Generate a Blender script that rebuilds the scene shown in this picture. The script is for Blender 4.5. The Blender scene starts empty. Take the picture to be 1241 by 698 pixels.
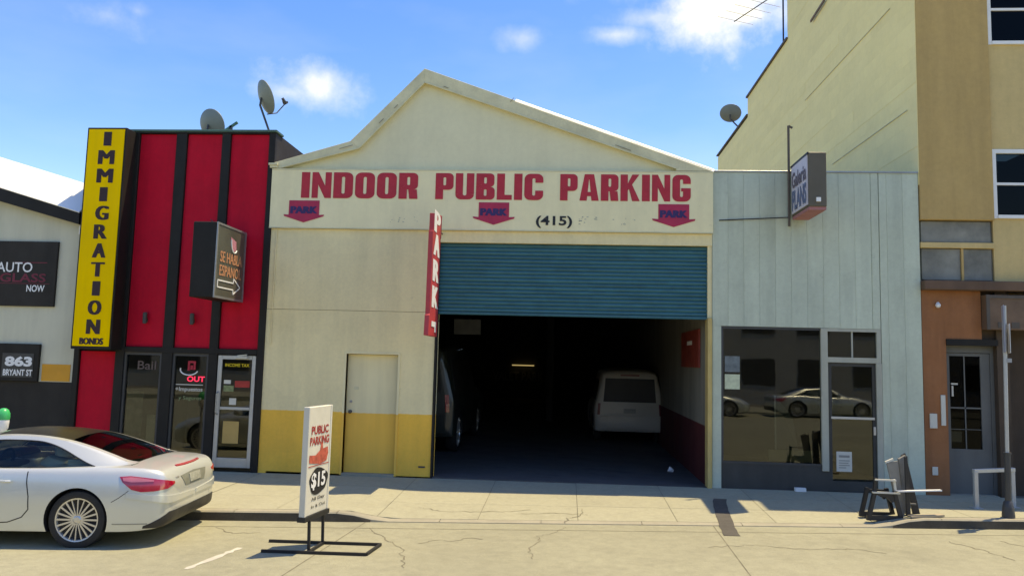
import bpy, bmesh, math, random
import numpy as np
from mathutils import Vector, Matrix
from mathutils.bvhtree import BVHTree
random.seed(7)
R = math.radians
S = bpy.context.scene
COL = S.collection
# ------------------------------------------------------------------ camera
YAW, PITCH, ROLL = -0.074216, 0.095233, 0.025812
cam_d = bpy.data.cameras.new('camera')
cam_d.sensor_width = 36.0
cam_d.lens = 36.0 * 920.0 / 1241.0
cam_d.clip_start = 0.05
cam_d.clip_end = 5000
cam = bpy.data.objects.new('camera', cam_d)
COL.objects.link(cam)
fwd = Vector((math.sin(YAW) * math.cos(PITCH), math.cos(YAW) * math.cos(PITCH), math.sin(PITCH)))
rgt0 = Vector((math.cos(YAW), -math.sin(YAW), 0))
up0 = rgt0.cross(fwd)
rgt = math.cos(ROLL) * rgt0 + math.sin(ROLL) * up0
upv = -math.sin(ROLL) * rgt0 + math.cos(ROLL) * up0
cam.matrix_world = Matrix(((rgt.x, upv.x, -fwd.x, 0), (rgt.y, upv.y, -fwd.y, -13.7), (rgt.z, upv.z, -fwd.z, 2.12), (0, 0, 0, 1)))
S.camera = cam
S.render.resolution_x = 1024
S.render.resolution_y = 575
# ------------------------------------------------------------------ sun, sky, exposure
SUN = Vector((0.30, 0.150, 1.0)).normalized()
EL = math.asin(SUN.z)
sd = bpy.data.lights.new('sun', 'SUN')
sd.energy = 2.4
sd.angle = R(0.53)
sd.color = (1.0, 0.96, 0.86)
so = bpy.data.objects.new('sun', sd)
COL.objects.link(so)
so.rotation_euler = SUN.to_track_quat('Z', 'Y').to_euler()
so.location = (10, 10, 40)
S.view_settings.view_transform = 'Standard'
S.view_settings.look = 'None'
S.view_settings.gamma = 1.0
S.view_settings.use_curve_mapping = False
S.view_settings.exposure = 1.26
S.view_settings.use_white_balance = True
S.view_settings.white_balance_temperature = 9800
S.view_settings.white_balance_tint = 8
S.render.engine = 'CYCLES'
S.cycles.max_bounces = 8
S.cycles.diffuse_bounces = 4
S.cycles.glossy_bounces = 4
S.cycles.transparent_max_bounces = 12
S.cycles.sample_clamp_indirect = 6
W = bpy.data.worlds.new('World')
S.world = W
W.use_nodes = True
wt = W.node_tree
wt.nodes.clear()
SKY_STRENGTH = 0.138


def wn(t, **k):
    n = wt.nodes.new(t)
    for a, b in k.items():
        setattr(n, a, b)
    return n


def wmath(op, a, b=None, clamp=False):
    n = wn('ShaderNodeMath', operation=op, use_clamp=clamp)
    for i, v in enumerate((a, b)):
        if v is None:
            continue
        if isinstance(v, (int, float)):
            n.inputs[i].default_value = v
        else:
            wt.links.new(v, n.inputs[i])
    return n.outputs[0]


def wdot(vec, c):
    n = wn('ShaderNodeVectorMath', operation='DOT_PRODUCT')
    wt.links.new(vec, n.inputs[0])
    n.inputs[1].default_value = c
    return n.outputs['Value']


sky = wn('ShaderNodeTexSky', sky_type='NISHITA')
sky.sun_disc = False
sky.sun_elevation = EL
sky.sun_rotation = math.atan2(SUN.x, SUN.y)
sky.altitude = 20
sky.air_density = 1.0
sky.dust_density = 0.4
sky.ozone_density = 3.0
tc = wn('ShaderNodeTexCoord')
nz = wn('ShaderNodeTexNoise')
nz.inputs['Scale'].default_value = 9
nz.inputs['Detail'].default_value = 7
nz.inputs['Roughness'].default_value = 0.62
wt.links.new(tc.outputs['Generated'], nz.inputs['Vector'])
nfac = wmath('SUBTRACT', nz.outputs['Fac'], 0.5)
# clouds: soft patches at (azimuth from +Y towards +X, elevation, half widths, cover) in degrees
CLOUDS = [(11.6, 25.4, 7.0, 4.2, 0.72), (8.0, 27.8, 8.0, 2.6, 0.34), (14.8, 30.5, 6.0, 3.0, 0.62), (13.0, 24.6, 4.0, 2.0, 0.72),
          (-19.3, 19.2, 4.8, 2.4, 0.48), (-21.5, 18.6, 3.5, 1.3, 0.35), (-33.5, 21.6, 5.0, 2.0, 0.22), (-31.8, 22.3, 2.0, 1.1, 0.2), (-3.8, 23.6, 2.5, 1.4, 0.22),
          (3.4, 23.9, 3.6, 1.0, 0.34), (6.6, 24.9, 5.5, 1.1, 0.30),
          (62, 34, 14, 5, 0.6), (118, 27, 12, 5, 0.6), (-75, 30, 12, 4, 0.5), (-128, 38, 12, 5, 0.55), (176, 30, 14, 5, 0.6)]
total = None
for az, el, sx, sy, amp in CLOUDS:
    a, e = R(az), R(el)
    c = Vector((math.sin(a) * math.cos(e), math.cos(a) * math.cos(e), math.sin(e)))
    r_ = Vector((math.cos(a), -math.sin(a), 0))
    u_ = r_.cross(c)
    sub = wn('ShaderNodeVectorMath', operation='SUBTRACT')
    wt.links.new(tc.outputs['Generated'], sub.inputs[0])
    sub.inputs[1].default_value = c
    v = sub.outputs[0]
    dx = wdot(v, r_ / R(sx))
    dy = wdot(v, u_ / R(sy))
    dz = wdot(v, c / R(sx))
    q = wmath('ADD', wmath('ADD', wmath('MULTIPLY', dx, dx), wmath('MULTIPLY', dy, dy)), wmath('MULTIPLY', dz, dz))
    d = wmath('SUBTRACT', 1.0, wmath('SQRT', q))
    m = wmath('ADD', d, wmath('MULTIPLY', nfac, 2.4))
    m = wmath('MULTIPLY', wmath('POWER', wmath('MULTIPLY', m, 1.15, True), 1.5), amp)
    total = m if total is None else wmath('MAXIMUM', total, m)
wisp = wn('ShaderNodeTexNoise')
wisp.inputs['Scale'].default_value = 2.3
wisp.inputs['Detail'].default_value = 6
wmap = wn('ShaderNodeMapping')
wmap.inputs['Scale'].default_value = (1, 1, 3)
wt.links.new(tc.outputs['Generated'], wmap.inputs['Vector'])
wt.links.new(wmap.outputs[0], wisp.inputs['Vector'])
wf = wmath('MULTIPLY', wmath('SUBTRACT', wisp.outputs['Fac'], 0.50, True), 0.35)
total = wmath('MAXIMUM', total, wf, True)
hs = wn('ShaderNodeHueSaturation')
hs.inputs['Saturation'].default_value = 1.37
hs.inputs['Hue'].default_value = 0.517
hs.inputs['Value'].default_value = 1.0
wt.links.new(sky.outputs[0], hs.inputs['Color'])
cm = wn('ShaderNodeMix', data_type='RGBA')
wt.links.new(total, cm.inputs['Factor'])
wt.links.new(hs.outputs[0], cm.inputs[6])
cm.inputs[7].default_value = (4.6, 4.9, 4.5, 1)
bg = wn('ShaderNodeBackground')
bg.inputs['Strength'].default_value = SKY_STRENGTH
wt.links.new(cm.outputs[2], bg.inputs['Color'])
wo = wn('ShaderNodeOutputWorld')
wt.links.new(bg.outputs[0], wo.inputs['Surface'])

# ------------------------------------------------------------------ materials
MATS = {}


def mat(name, col, rough=0.75, var=0.10, sc=2.5, bump=0.0, bsc=60, metal=0.0, streak=0.0, coat=0.0, spec=0.5, rnd=0.0,
        band=None, bandcol=None, dirt=0.0, fine=0.0, patchy=0.0, chip=0.0, grain=0.0):
    if name in MATS:
        return MATS[name]
    m = bpy.data.materials.new(name)
    m.use_nodes = True
    t = m.node_tree
    b = t.nodes['Principled BSDF']
    L = t.links.new
    N = t.nodes.new
    b.inputs['Roughness'].default_value = rough
    b.inputs['Metallic'].default_value = metal
    b.inputs['Coat Weight'].default_value = coat
    b.inputs['Coat Roughness'].default_value = 0.06
    b.inputs['Specular IOR Level'].default_value = spec
    tc_ = N('ShaderNodeTexCoord')
    oi = N('ShaderNodeObjectInfo')
    off = N('ShaderNodeVectorMath')
    off.operation = 'MULTIPLY_ADD'
    L(oi.outputs['Random'], off.inputs[0])
    off.inputs[1].default_value = (37, 19, 53) if rnd else (0, 0, 0)
    L(tc_.outputs['Object'], off.inputs[2])
    vec = off.outputs[0]

    def noise(scale, detail=6, rough_=0.6, vscale=None):
        n = N('ShaderNodeTexNoise')
        n.inputs['Scale'].default_value = scale
        n.inputs['Detail'].default_value = detail
        n.inputs['Roughness'].default_value = rough_
        if vscale:
            mp = N('ShaderNodeMapping')
            mp.inputs['Scale'].default_value = vscale
            L(vec, mp.inputs['Vector'])
            L(mp.outputs[0], n.inputs['Vector'])
        else:
            L(vec, n.inputs['Vector'])
        return n.outputs['Fac']

    def ramp(fac, lo, hi, a=0.0, c=1.0):
        r = N('ShaderNodeMapRange')
        r.inputs[1].default_value = lo
        r.inputs[2].default_value = hi
        r.inputs[3].default_value = a
        r.inputs[4].default_value = c
        L(fac, r.inputs[0])
        return r.outputs[0]

    def mult(colsock, facsock):
        x = N('ShaderNodeVectorMath')
        x.operation = 'SCALE'
        L(colsock, x.inputs[0])
        L(facsock, x.inputs['Scale'])
        return x.outputs[0]

    rgb = N('ShaderNodeRGB')
    rgb.outputs[0].default_value = (*col, 1)
    c = rgb.outputs[0]
    if band is not None:
        sx = N('ShaderNodeSeparateXYZ')
        L(tc_.outputs['Object'], sx.inputs[0])
        w = N('ShaderNodeMath')
        w.operation = 'MULTIPLY_ADD'
        L(noise(14, 3), w.inputs[0])
        w.inputs[1].default_value = 0.02
        L(sx.outputs[2], w.inputs[2])
        mx = N('ShaderNodeMix')
        mx.data_type = 'RGBA'
        L(ramp(w.outputs[0], band + 0.004, band + 0.012), mx.inputs['Factor'])
        mx.inputs[6].default_value = (*bandcol, 1)
        L(c, mx.inputs[7])
        c = mx.outputs[2]
    if var:
        c = mult(c, ramp(noise(sc), 0.3, 0.7, 1 - var, 1 + var))
    if fine:
        c = mult(c, ramp(noise(sc * 14, 4, 0.7), 0.3, 0.7, 1 - fine, 1 + fine))
    if streak:
        c = mult(c, ramp(noise(1.0, 6, 0.65, (3.2, 3.2, 0.3)), 0.42, 0.70, 1.0, 1 - streak))
    if dirt:
        c = mult(c, ramp(noise(0.9, 8, 0.72), 0.50, 0.72, 1.0, 1 - dirt))
    if patchy:
        vo = N('ShaderNodeTexVoronoi')
        vo.distance = 'CHEBYCHEV'
        vo.inputs['Scale'].default_value = 0.75
        vo.inputs['Randomness'].default_value = 0.9
        L(vec, vo.inputs['Vector'])
        sp = N('ShaderNodeSeparateColor')
        L(vo.outputs['Color'], sp.inputs[0])
        c = mult(c, ramp(sp.outputs[0], 0, 1, 1 - patchy, 1 + patchy))
    if chip:
        c = mult(c, ramp(noise(5.5, 10, 0.74), 0.635, 0.665, 1.0, 1 - chip))
    if grain:
        c = mult(c, ramp(noise(85, 3, 0.7), 0.32, 0.68, 1 - grain, 1 + grain))
    if rnd:
        c = mult(c, ramp(oi.outputs['Random'], 0, 1, 1 - rnd, 1 + rnd))
    L(c, b.inputs['Base Color'])
    if rough > 0.3:
        L(ramp(noise(sc * 2.2), 0.3, 0.7, max(0.05, rough - 0.08), min(1, rough + 0.08)), b.inputs['Roughness'])
    if bump:
        bp = N('ShaderNodeBump')
        bp.inputs['Strength'].default_value = 1.0
        bp.inputs['Distance'].default_value = bump
        L(noise(bsc, 5, 0.65), bp.inputs['Height'])
        L(bp.outputs[0], b.inputs['Normal'])
    MATS[name] = m
    return m


def glass(name, tint=(0.55, 0.58, 0.55), refl=0.06, ior=1.5):
    m = bpy.data.materials.new(name)
    m.use_nodes = True
    t = m.node_tree
    t.nodes.clear()
    L = t.links.new
    tr = t.nodes.new('ShaderNodeBsdfTransparent')
    tr.inputs[0].default_value = (*tint, 1)
    gl = t.nodes.new('ShaderNodeBsdfGlossy')
    gl.inputs['Roughness'].default_value = 0.015
    gl.inputs['Color'].default_value = (0.9, 0.92, 0.9, 1)
    tcx = t.nodes.new('ShaderNodeTexCoord')
    nn = t.nodes.new('ShaderNodeTexNoise')
    nn.inputs['Scale'].default_value = 1.4
    L(tcx.outputs['Object'], nn.inputs['Vector'])
    bp = t.nodes.new('ShaderNodeBump')
    bp.inputs['Distance'].default_value = 0.0009
    L(nn.outputs['Fac'], bp.inputs['Height'])
    L(bp.outputs[0], gl.inputs['Normal'])
    fr = t.nodes.new('ShaderNodeFresnel')
    fr.inputs['IOR'].default_value = ior
    ad = t.nodes.new('ShaderNodeMath')
    ad.operation = 'ADD'
    ad.use_clamp = True
    L(fr.outputs[0], ad.inputs[0])
    ad.inputs[1].default_value = refl
    mx = t.nodes.new('ShaderNodeMixShader')
    L(ad.outputs[0], mx.inputs[0])
    L(tr.outputs[0], mx.inputs[1])
    L(gl.outputs[0], mx.inputs[2])
    o = t.nodes.new('ShaderNodeOutputMaterial')
    L(mx.outputs[0], o.inputs['Surface'])
    return m


def emit(name, col, st):
    m = bpy.data.materials.new(name)
    m.use_nodes = True
    b = m.node_tree.nodes['Principled BSDF']
    b.inputs['Base Color'].default_value = (*col, 1)
    b.inputs['Emission Color'].default_value = (*col, 1)
    b.inputs['Emission Strength'].default_value = st
    return m


YEL = (0.97, 0.54, 0.075)
mWALL = mat('cream_stucco', (0.84, 0.715, 0.40), 0.85, 0.06, 1.2, 0.004, 90, streak=0.10, fine=0.05, dirt=0.08, patchy=0.035, chip=0.13, band=1.115, bandcol=YEL)
mFASC = mat('cream_sign_board', (0.87, 0.775, 0.46), 0.75, 0.05, 0.8, 0.002, 60, streak=0.08, fine=0.03, dirt=0.05, chip=0.08)
mGABLE = mat('pale_gable_board', (0.73, 0.68, 0.44), 0.85, 0.05, 0.9, 0.002, 60, streak=0.05, fine=0.03)
mRAKE = mat('weathered_rake_trim', (0.66, 0.61, 0.385), 0.85, 0.12, 2.5, 0.004, 40, dirt=0.25, fine=0.05)
mDOORP = mat('cream_door_paint', (0.80, 0.70, 0.41), 0.7, 0.05, 1.5, streak=0.12, band=1.10, bandcol=(0.94, 0.52, 0.08))
mFLASH = mat('white_flashing', (0.8, 0.8, 0.74), 0.5, 0.05)
mROOF = mat('roof_felt', (0.16, 0.16, 0.15), 0.9, 0.15)
mRED = mat('crimson_panel', (0.60, 0.006, 0.026), 0.6, 0.10, 1.1, 0.001, 50, streak=0.16, rnd=0.06, spec=0.15, chip=0.15, fine=0.05, dirt=0.12)
mREDL = mat('sign_red', (0.50, 0.020, 0.034), 0.6, 0.10, 6, fine=0.05)
mARROW = mat('arrow_red', (0.47, 0.02, 0.065), 0.6, 0.10, 6)
mNAVY = mat('navy_paint', (0.03, 0.015, 0.10), 0.6, 0.1)
mBLK = mat('black_frame', (0.018, 0.016, 0.013), 0.6, 0.18, 2, 0.001, 60, streak=0.2, spec=0.25)
mBLKW = mat('black_wall_paint', (0.030, 0.026, 0.021), 0.7, 0.2, 1.2, 0.003, 60, streak=0.2, spec=0.3)
mINK = mat('black_ink', (0.012, 0.012, 0.012), 0.6, 0.0)
mYS = mat('yellow_sign_face', (0.98, 0.61, 0.003), 0.5, 0.07, 0.7, streak=0.10, spec=0.15)
mDRED = mat('dark_brown_letter', (0.030, 0.008, 0.010), 0.6, 0.05)
mORNG = mat('orange_patch', (0.70, 0.32, 0.03), 0.7, 0.08)
mWHITE = mat('white_paint', (0.78, 0.78, 0.74), 0.6, 0.05, 3)
mWTXT = mat('white_lettering', (0.80, 0.80, 0.76), 0.6, 0.03)
mPALEW = mat('pale_grey_wall', (0.60, 0.58, 0.43), 0.85, 0.06, 1.0, 0.003, 70, streak=0.12)
mROOFW = mat('white_metal_roof', (0.86, 0.86, 0.80), 0.5, 0.04, 1)
mTEAL = mat('teal_shutter', (0.024, 0.135, 0.165), 0.42, 0.12, 1.5, 0.0, streak=0.2, rnd=0.10, spec=0.4)
mDGREY = mat('dark_grey_metal', (0.05, 0.05, 0.048), 0.5, 0.15)
mGREYM = mat('grey_metal', (0.32, 0.33, 0.33), 0.4, 0.12, 4, metal=0.6)
mALU = mat('aluminium', (0.50, 0.50, 0.46), 0.4, 0.08, 4, metal=0.5)
mBLUE = mat('blue_grey_siding', (0.52, 0.575, 0.44), 0.75, 0.07, 1.0, 0.002, 50, streak=0.16, rnd=0.035, fine=0.05, chip=0.14, dirt=0.08)
mCREAMF = mat('cream_frame', (0.42, 0.42, 0.33), 0.6, 0.08, 3, streak=0.12)
mBULK = mat('dark_bulkhead', (0.052, 0.050, 0.042), 0.7, 0.15, 2, 0.002, streak=0.2)
mTANL = mat('light_tan_stucco', (0.66, 0.48, 0.21), 0.9, 0.05, 0.8, 0.006, 110, streak=0.10, fine=0.05, dirt=0.08, patchy=0.02)
mTAND = mat('tan_stucco', (0.54, 0.355, 0.135), 0.9, 0.06, 0.8, 0.006, 110, streak=0.12, fine=0.05, dirt=0.08)
mBEIGE = mat('beige_side_board', (0.97, 0.80, 0.365), 0.9, 0.05, 0.6, 0.003, 50, streak=0.04, rnd=0.02, fine=0.03)
mCOPE = mat('dark_coping', (0.10, 0.08, 0.06), 0.7, 0.2)
mBRWN = mat('rust_brown_wall', (0.35, 0.135, 0.05), 0.85, 0.10, 1.2, 0.004, 70, streak=0.25, fine=0.05)
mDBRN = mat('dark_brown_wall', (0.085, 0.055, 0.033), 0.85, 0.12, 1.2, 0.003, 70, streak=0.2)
mWOOD = mat('brown_wood', (0.16, 0.095, 0.055), 0.7, 0.2, 4, 0.002, 60)
mPANEL = mat('weathered_transom_panel', (0.22, 0.215, 0.175), 0.7, 0.35, 1.6, 0.002, 40, dirt=0.4)
mGDOOR = mat('grey_door', (0.13, 0.13, 0.115), 0.6, 0.1, 2, streak=0.15)
mCONC = mat('concrete_slab', (0.335, 0.322, 0.22), 0.9, 0.08, 0.9, 0.005, 120, rnd=0.045, dirt=0.22, fine=0.08, grain=0.10, chip=0.14)
mKERB = mat('kerb_concrete', (0.31, 0.285, 0.205), 0.9, 0.12, 1.5, 0.004, 90, dirt=0.2, fine=0.06)
mKFACE = mat('shaded_grimy_kerb_face', (0.075, 0.062, 0.042), 0.9, 0.3, 3, 0.003, 90, fine=0.15)  # kerb shade and grime both put into this colour
mBED = mat('joint_bed', (0.17, 0.155, 0.115), 0.95, 0.2)
mROAD = mat('pale_concrete_road', (0.30, 0.29, 0.195), 0.92, 0.12, 0.45, 0.008, 130, dirt=0.26, fine=0.10, grain=0.14, chip=0.10)
mGRND = mat('far_ground', (0.14, 0.13, 0.11), 0.95, 0.2, 0.1)
mCRACK = mat('crack_tar', (0.155, 0.138, 0.09), 0.9, 0.3, 6)
mSTRIP = mat('dark_strip', (0.075, 0.068, 0.055), 0.9, 0.2, 3, 0.003, 120, fine=0.1)
mLINE = mat('worn_line_paint', (0.46, 0.44, 0.36), 0.8, 0.2, 5)
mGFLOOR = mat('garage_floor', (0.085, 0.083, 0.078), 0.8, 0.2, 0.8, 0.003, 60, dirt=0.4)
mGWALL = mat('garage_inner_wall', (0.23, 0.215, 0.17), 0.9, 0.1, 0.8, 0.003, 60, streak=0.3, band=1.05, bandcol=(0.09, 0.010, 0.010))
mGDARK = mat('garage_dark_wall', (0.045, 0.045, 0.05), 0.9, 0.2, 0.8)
mRUB = mat('rubber', (0.018, 0.018, 0.017), 0.75, 0.2, 6)
mSILV = mat('silver_paint', (0.62, 0.645, 0.585), 0.3, 0.02, 1, metal=0.40, coat=0.8, dirt=0.05)
mVANW = mat('van_white_paint', (0.80, 0.76, 0.66), 0.4, 0.05, 1, coat=0.4, dirt=0.15)
mVAND = mat('van_dark_paint', (0.03, 0.038, 0.032), 0.4, 0.05, 1, coat=0.5)
mLAMP = mat('red_lamp_plastic', (0.42, 0.006, 0.03), 0.12, 0.1, 8, coat=1.0, spec=0.7)
mLAMPW = mat('pink_lamp_plastic', (0.62, 0.16, 0.20), 0.12, 0.1, 8, coat=1.0)
mPLAST = mat('black_plastic', (0.022, 0.022, 0.022), 0.5, 0.1)
mRIM = mat('silver_rim', (0.60, 0.59, 0.55), 0.3, 0.05, metal=0.7)
mSEAT = mat('cream_leather', (0.50, 0.47, 0.36), 0.5, 0.05)
mGREEN = mat('green_meter_cap', (0.02, 0.42, 0.13), 0.35, 0.1)
mDISH = mat('grey_green_dish', (0.20, 0.23, 0.20), 0.5, 0.08, 3)
mPAPER = mat('paper', (0.62, 0.60, 0.50), 0.8, 0.05)
mORTX = mat('faded_orange_letter', (0.52, 0.24, 0.12), 0.6, 0.25, 30)
mPINK = mat('pink_figure', (0.50, 0.20, 0.24), 0.6, 0.2, 20)
mSIGNG = mat('dark_olive_sign_face', (0.085, 0.088, 0.066), 0.35, 0.2, 1.5)
mLILAC = mat('faded_lilac_sign', (0.62, 0.58, 0.60), 0.6, 0.12, 2, streak=0.15)
mSTEEL = mat('faded_blue_letter', (0.115, 0.15, 0.24), 0.6, 0.2, 12)
mFADE = mat('faded_grey_letter', (0.14, 0.11, 0.13), 0.6, 0.2, 12)
mSBOX = mat('dark_sign_box', (0.105, 0.088, 0.058), 0.6, 0.12, 2)
mPINKB = mat('pink_rust_underside', (0.40, 0.16, 0.15), 0.7, 0.15, 3)
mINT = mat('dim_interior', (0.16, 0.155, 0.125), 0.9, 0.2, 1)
mYTX = mat('yellow_lettering', (0.75, 0.55, 0.02), 0.6, 0.05)
mBOXC = mat('cardboard', (0.50, 0.32, 0.10), 0.8, 0.1)
mOPP = mat('opposite_concrete', (0.40, 0.38, 0.33), 0.9, 0.06, 0.4)
mGALV = mat('galvanised_pole', (0.46, 0.47, 0.45), 0.45, 0.1, 5, metal=0.35)
mGLASS = glass('shop_glass', (0.60, 0.61, 0.54), 0.015)
mGLASSU = glass('upper_window_glass', (0.16, 0.18, 0.17), 0.0, 1.22)
mGLASSC = glass('car_glass', (0.72, 0.78, 0.70), 0.0)
mGLASSD = glass('dark_car_glass', (0.10, 0.11, 0.08), 0.0)
mNEON = emit('red_neon', (0.9, 0.03, 0.10), 0.55)
mGLEAM = emit('gleam_glow', (1.0, 0.85, 0.45), 0.16)

# ------------------------------------------------------------------ mesh helpers
ORI = {}


class MB:
    """collects faces in world (or local) coordinates"""

    def __init__(s):
        s.v = []
        s.f = []

    def add(s, vs, fs):
        k = len(s.v)
        s.v += [tuple(q) for q in vs]
        s.f += [tuple(i + k for i in q) for q in fs]
        return s

    def box(s, x0, x1, y0, y1, z0, z1):
        return s.add([(x0, y0, z0), (x1, y0, z0), (x1, y1, z0), (x0, y1, z0), (x0, y0, z1), (x1, y0, z1), (x1, y1, z1), (x0, y1, z1)],
                     [(0, 3, 2, 1), (4, 5, 6, 7), (0, 1, 5, 4), (1, 2, 6, 5), (2, 3, 7, 6), (3, 0, 4, 7)])

    def prism(s, poly, a, b, axis='y'):
        """polygon of (p,q) extruded from a to b along axis"""
        n = len(poly)
        mk = {'y': lambda p, q, t: (p, t, q), 'x': lambda p, q, t: (t, p, q), 'z': lambda p, q, t: (p, q, t)}[axis]
        vs = [mk(p, q, a) for p, q in poly] + [mk(p, q, b) for p, q in poly]
        fs = [tuple(range(n)), tuple(range(2 * n - 1, n - 1, -1))]
        fs += [(i, n + i, n + (i + 1) % n, (i + 1) % n) for i in range(n)]
        return s.add(vs, fs)

    def tube(s, pts, r, n=8, cap=True):
        pts = [Vector(p) for p in pts]
        rs = r if isinstance(r, (list, tuple)) else [r] * len(pts)
        rings = []
        prev = None
        for i, p in enumerate(pts):
            t = (pts[min(i + 1, len(pts) - 1)] - pts[max(i - 1, 0)]).normalized()
            a = prev if prev is not None else (Vector((0, 0, 1)) if abs(t.z) < 0.9 else Vector((1, 0, 0)))
            u = t.cross(a).normalized()
            w = u.cross(t).normalized()
            prev = w
            rings.append([p + rs[i] * (math.cos(2 * math.pi * k / n) * u + math.sin(2 * math.pi * k / n) * w) for k in range(n)])
        vs = [q for g in rings for q in g]
        fs = []
        for i in range(len(pts) - 1):
            for k in range(n):
                fs.append((i * n + k, i * n + (k + 1) % n, (i + 1) * n + (k + 1) % n, (i + 1) * n + k))
        if cap:
            fs.append(tuple(range(n - 1, -1, -1)))
            fs.append(tuple(range((len(pts) - 1) * n, len(pts) * n)))
        return s.add(vs, fs)

    def bar(s, a, b, w, h):
        """rectangular bar from a to b; w across, h up-ish"""
        a, b = Vector(a), Vector(b)
        t = (b - a).normalized()
        ref = Vector((0, 0, 1)) if abs(t.z) < 0.95 else Vector((0, 1, 0))
        u = t.cross(ref).normalized() * w / 2
        v = u.cross(t).normalized() * h / 2
        vs = [a - u - v, a + u - v, a + u + v, a - u + v, b - u - v, b + u - v, b + u + v, b - u + v]
        return s.add(vs, [(0, 1, 2, 3), (7, 6, 5, 4), (0, 4, 5, 1), (1, 5, 6, 2), (2, 6, 7, 3), (3, 7, 4, 0)])

    def grid(s, rows, flip=False):
        n = len(rows[0])
        fs = []
        for i in range(len(rows) - 1):
            for j in range(n - 1):
                q = (i * n + j, i * n + j + 1, (i + 1) * n + j + 1, (i + 1) * n + j)
                fs.append(q[::-1] if flip else q)
        return s.add([p for r_ in rows for p in r_], fs)

    def lathe(s, prof, o, axis, n=24, ref=None):
        """prof: (radius, along) pairs about axis through o"""
        ax = Vector(axis).normalized()
        u = ax.cross(Vector((0, 0, 1)) if abs(ax.z) < 0.9 else Vector((1, 0, 0))).normalized()
        w = ax.cross(u)
        o = Vector(o)
        rows = []
        for k in range(n + 1):
            a = 2 * math.pi * k / n
            rows.append([o + ax * h + r_ * (math.cos(a) * u + math.sin(a) * w) for r_, h in prof])
        return s.grid(rows)


def obj(name, mb, m, parent=None, smooth=False, bevel=0.0, fix=True):
    """link one mesh object; coordinates are in the frame of the thing's root"""
    o0 = ORI.get(parent.name, Vector((0, 0, 0))) if parent else Vector((0, 0, 0))
    me = bpy.data.meshes.new(name)
    me.from_pydata([tuple(Vector(v) - o0) for v in mb.v], [], mb.f)
    if fix or bevel:
        bm = bmesh.new()
        bm.from_mesh(me)
        bmesh.ops.remove_doubles(bm, verts=bm.verts, dist=1e-5)
        bmesh.ops.recalc_face_normals(bm, faces=bm.faces)
        if bevel:
            es = [e for e in bm.edges if len(e.link_faces) == 2 and e.calc_face_angle(0) > 0.6]
            bmesh.ops.bevel(bm, geom=es, offset=bevel, segments=1, affect='EDGES', clamp_overlap=True)
        bm.to_mesh(me)
        bm.free()
    if smooth:
        me.polygons.foreach_set('use_smooth', [True] * len(me.polygons))
        try:
            me.set_sharp_from_angle(angle=R(40))
        except Exception:
            pass
    me.materials.append(m)
    o = bpy.data.objects.new(name, me)
    COL.objects.link(o)
    if parent:
        o.parent = parent
        ORI[o.name] = o0
    return o


def share(name, src, parent, loc):
    o = bpy.data.objects.new(name, src.data)
    COL.objects.link(o)
    o.parent = parent
    o.location = loc
    ORI[o.name] = ORI.get(parent.name, Vector((0, 0, 0)))
    return o


def box(name, m, parent, x0, x1, y0, y1, z0, z1, bevel=0.0):
    return obj(name, MB().box(x0, x1, y0, y1, z0, z1), m, parent, bevel=bevel)


def tag(o, label, cat, group=None):
    o['label'] = label
    o['category'] = cat
    if group:
        o['group'] = group
    return o


def struct(o):
    o['kind'] = 'structure'
    return o


def thing(name, label, cat, loc, group=None, rz=0.0):
    o = bpy.data.objects.new(name, None)
    o.empty_display_size = 0.2
    COL.objects.link(o)
    o.location = loc
    o.rotation_euler = (0, 0, rz)
    ORI[o.name] = Vector(loc) if not rz else Vector((0, 0, 0))
    return tag(o, label, cat, group)


def text(name, s, m, parent, c, xd, yd, w, h, bold=0.02, thick=0.004, shear=0.0, fat=0.0):
    """flat lettering centred on c, fitted to w x h, in the plane xd, yd"""
    cu = bpy.data.curves.new('lettering', 'FONT')
    cu.body = s
    cu.offset = bold
    cu.resolution_u = 3
    cu.shear = shear
    t = bpy.data.objects.new('lettering', cu)
    COL.objects.link(t)
    dg = bpy.context.evaluated_depsgraph_get()
    me = bpy.data.meshes.new_from_object(t.evaluated_get(dg))
    bpy.data.objects.remove(t)
    bpy.data.curves.remove(cu)
    vs = np.array([v.co[:2] for v in me.vertices])
    lo, hi = vs.min(0), vs.max(0)
    xd, yd, c = Vector(xd).normalized(), Vector(yd).normalized(), Vector(c)
    nd = xd.cross(yd)
    mb = MB()
    pts = []
    for x, y in vs:
        pts.append(c + xd * ((x - (lo[0] + hi[0]) / 2) / (hi[0] - lo[0]) * w) + yd * ((y - (lo[1] + hi[1]) / 2) / (hi[1] - lo[1]) * h) + nd * thick)
    for k_, sft in enumerate((0, -fat, fat, -fat / 2, fat / 2) if fat else (0,)):
        mb.add([p + xd * sft + nd * (.0002 * k_) for p in pts], [tuple(p.vertices) for p in me.polygons])
    bpy.data.meshes.remove(me)
    return obj(name, mb, m, parent, fix=False)


# heavy block capitals, unit height -------------------------------------------------
def rrpath(x0, y0, x1, y1, r, n=5, corners='abcd'):
    """closed path, a=top-left b=top-right c=bottom-right d=bottom-left rounded corners, clockwise from top-left"""
    out = []
    for k, (cx, cy, a0) in zip('abcd', ((x0 + r, y1 - r, 180), (x1 - r, y1 - r, 90), (x1 - r, y0 + r, 0), (x0 + r, y0 + r, -90))):
        sx, sy = {'a': (x0, y1), 'b': (x1, y1), 'c': (x1, y0), 'd': (x0, y0)}[k]
        for i in range(n + 1):
            if k in corners:
                a = R(a0 - 90 * i / n)
                out.append((cx + r * math.cos(a), cy + r * math.sin(a)))
            else:
                out.append((sx, sy))
    return out


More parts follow.
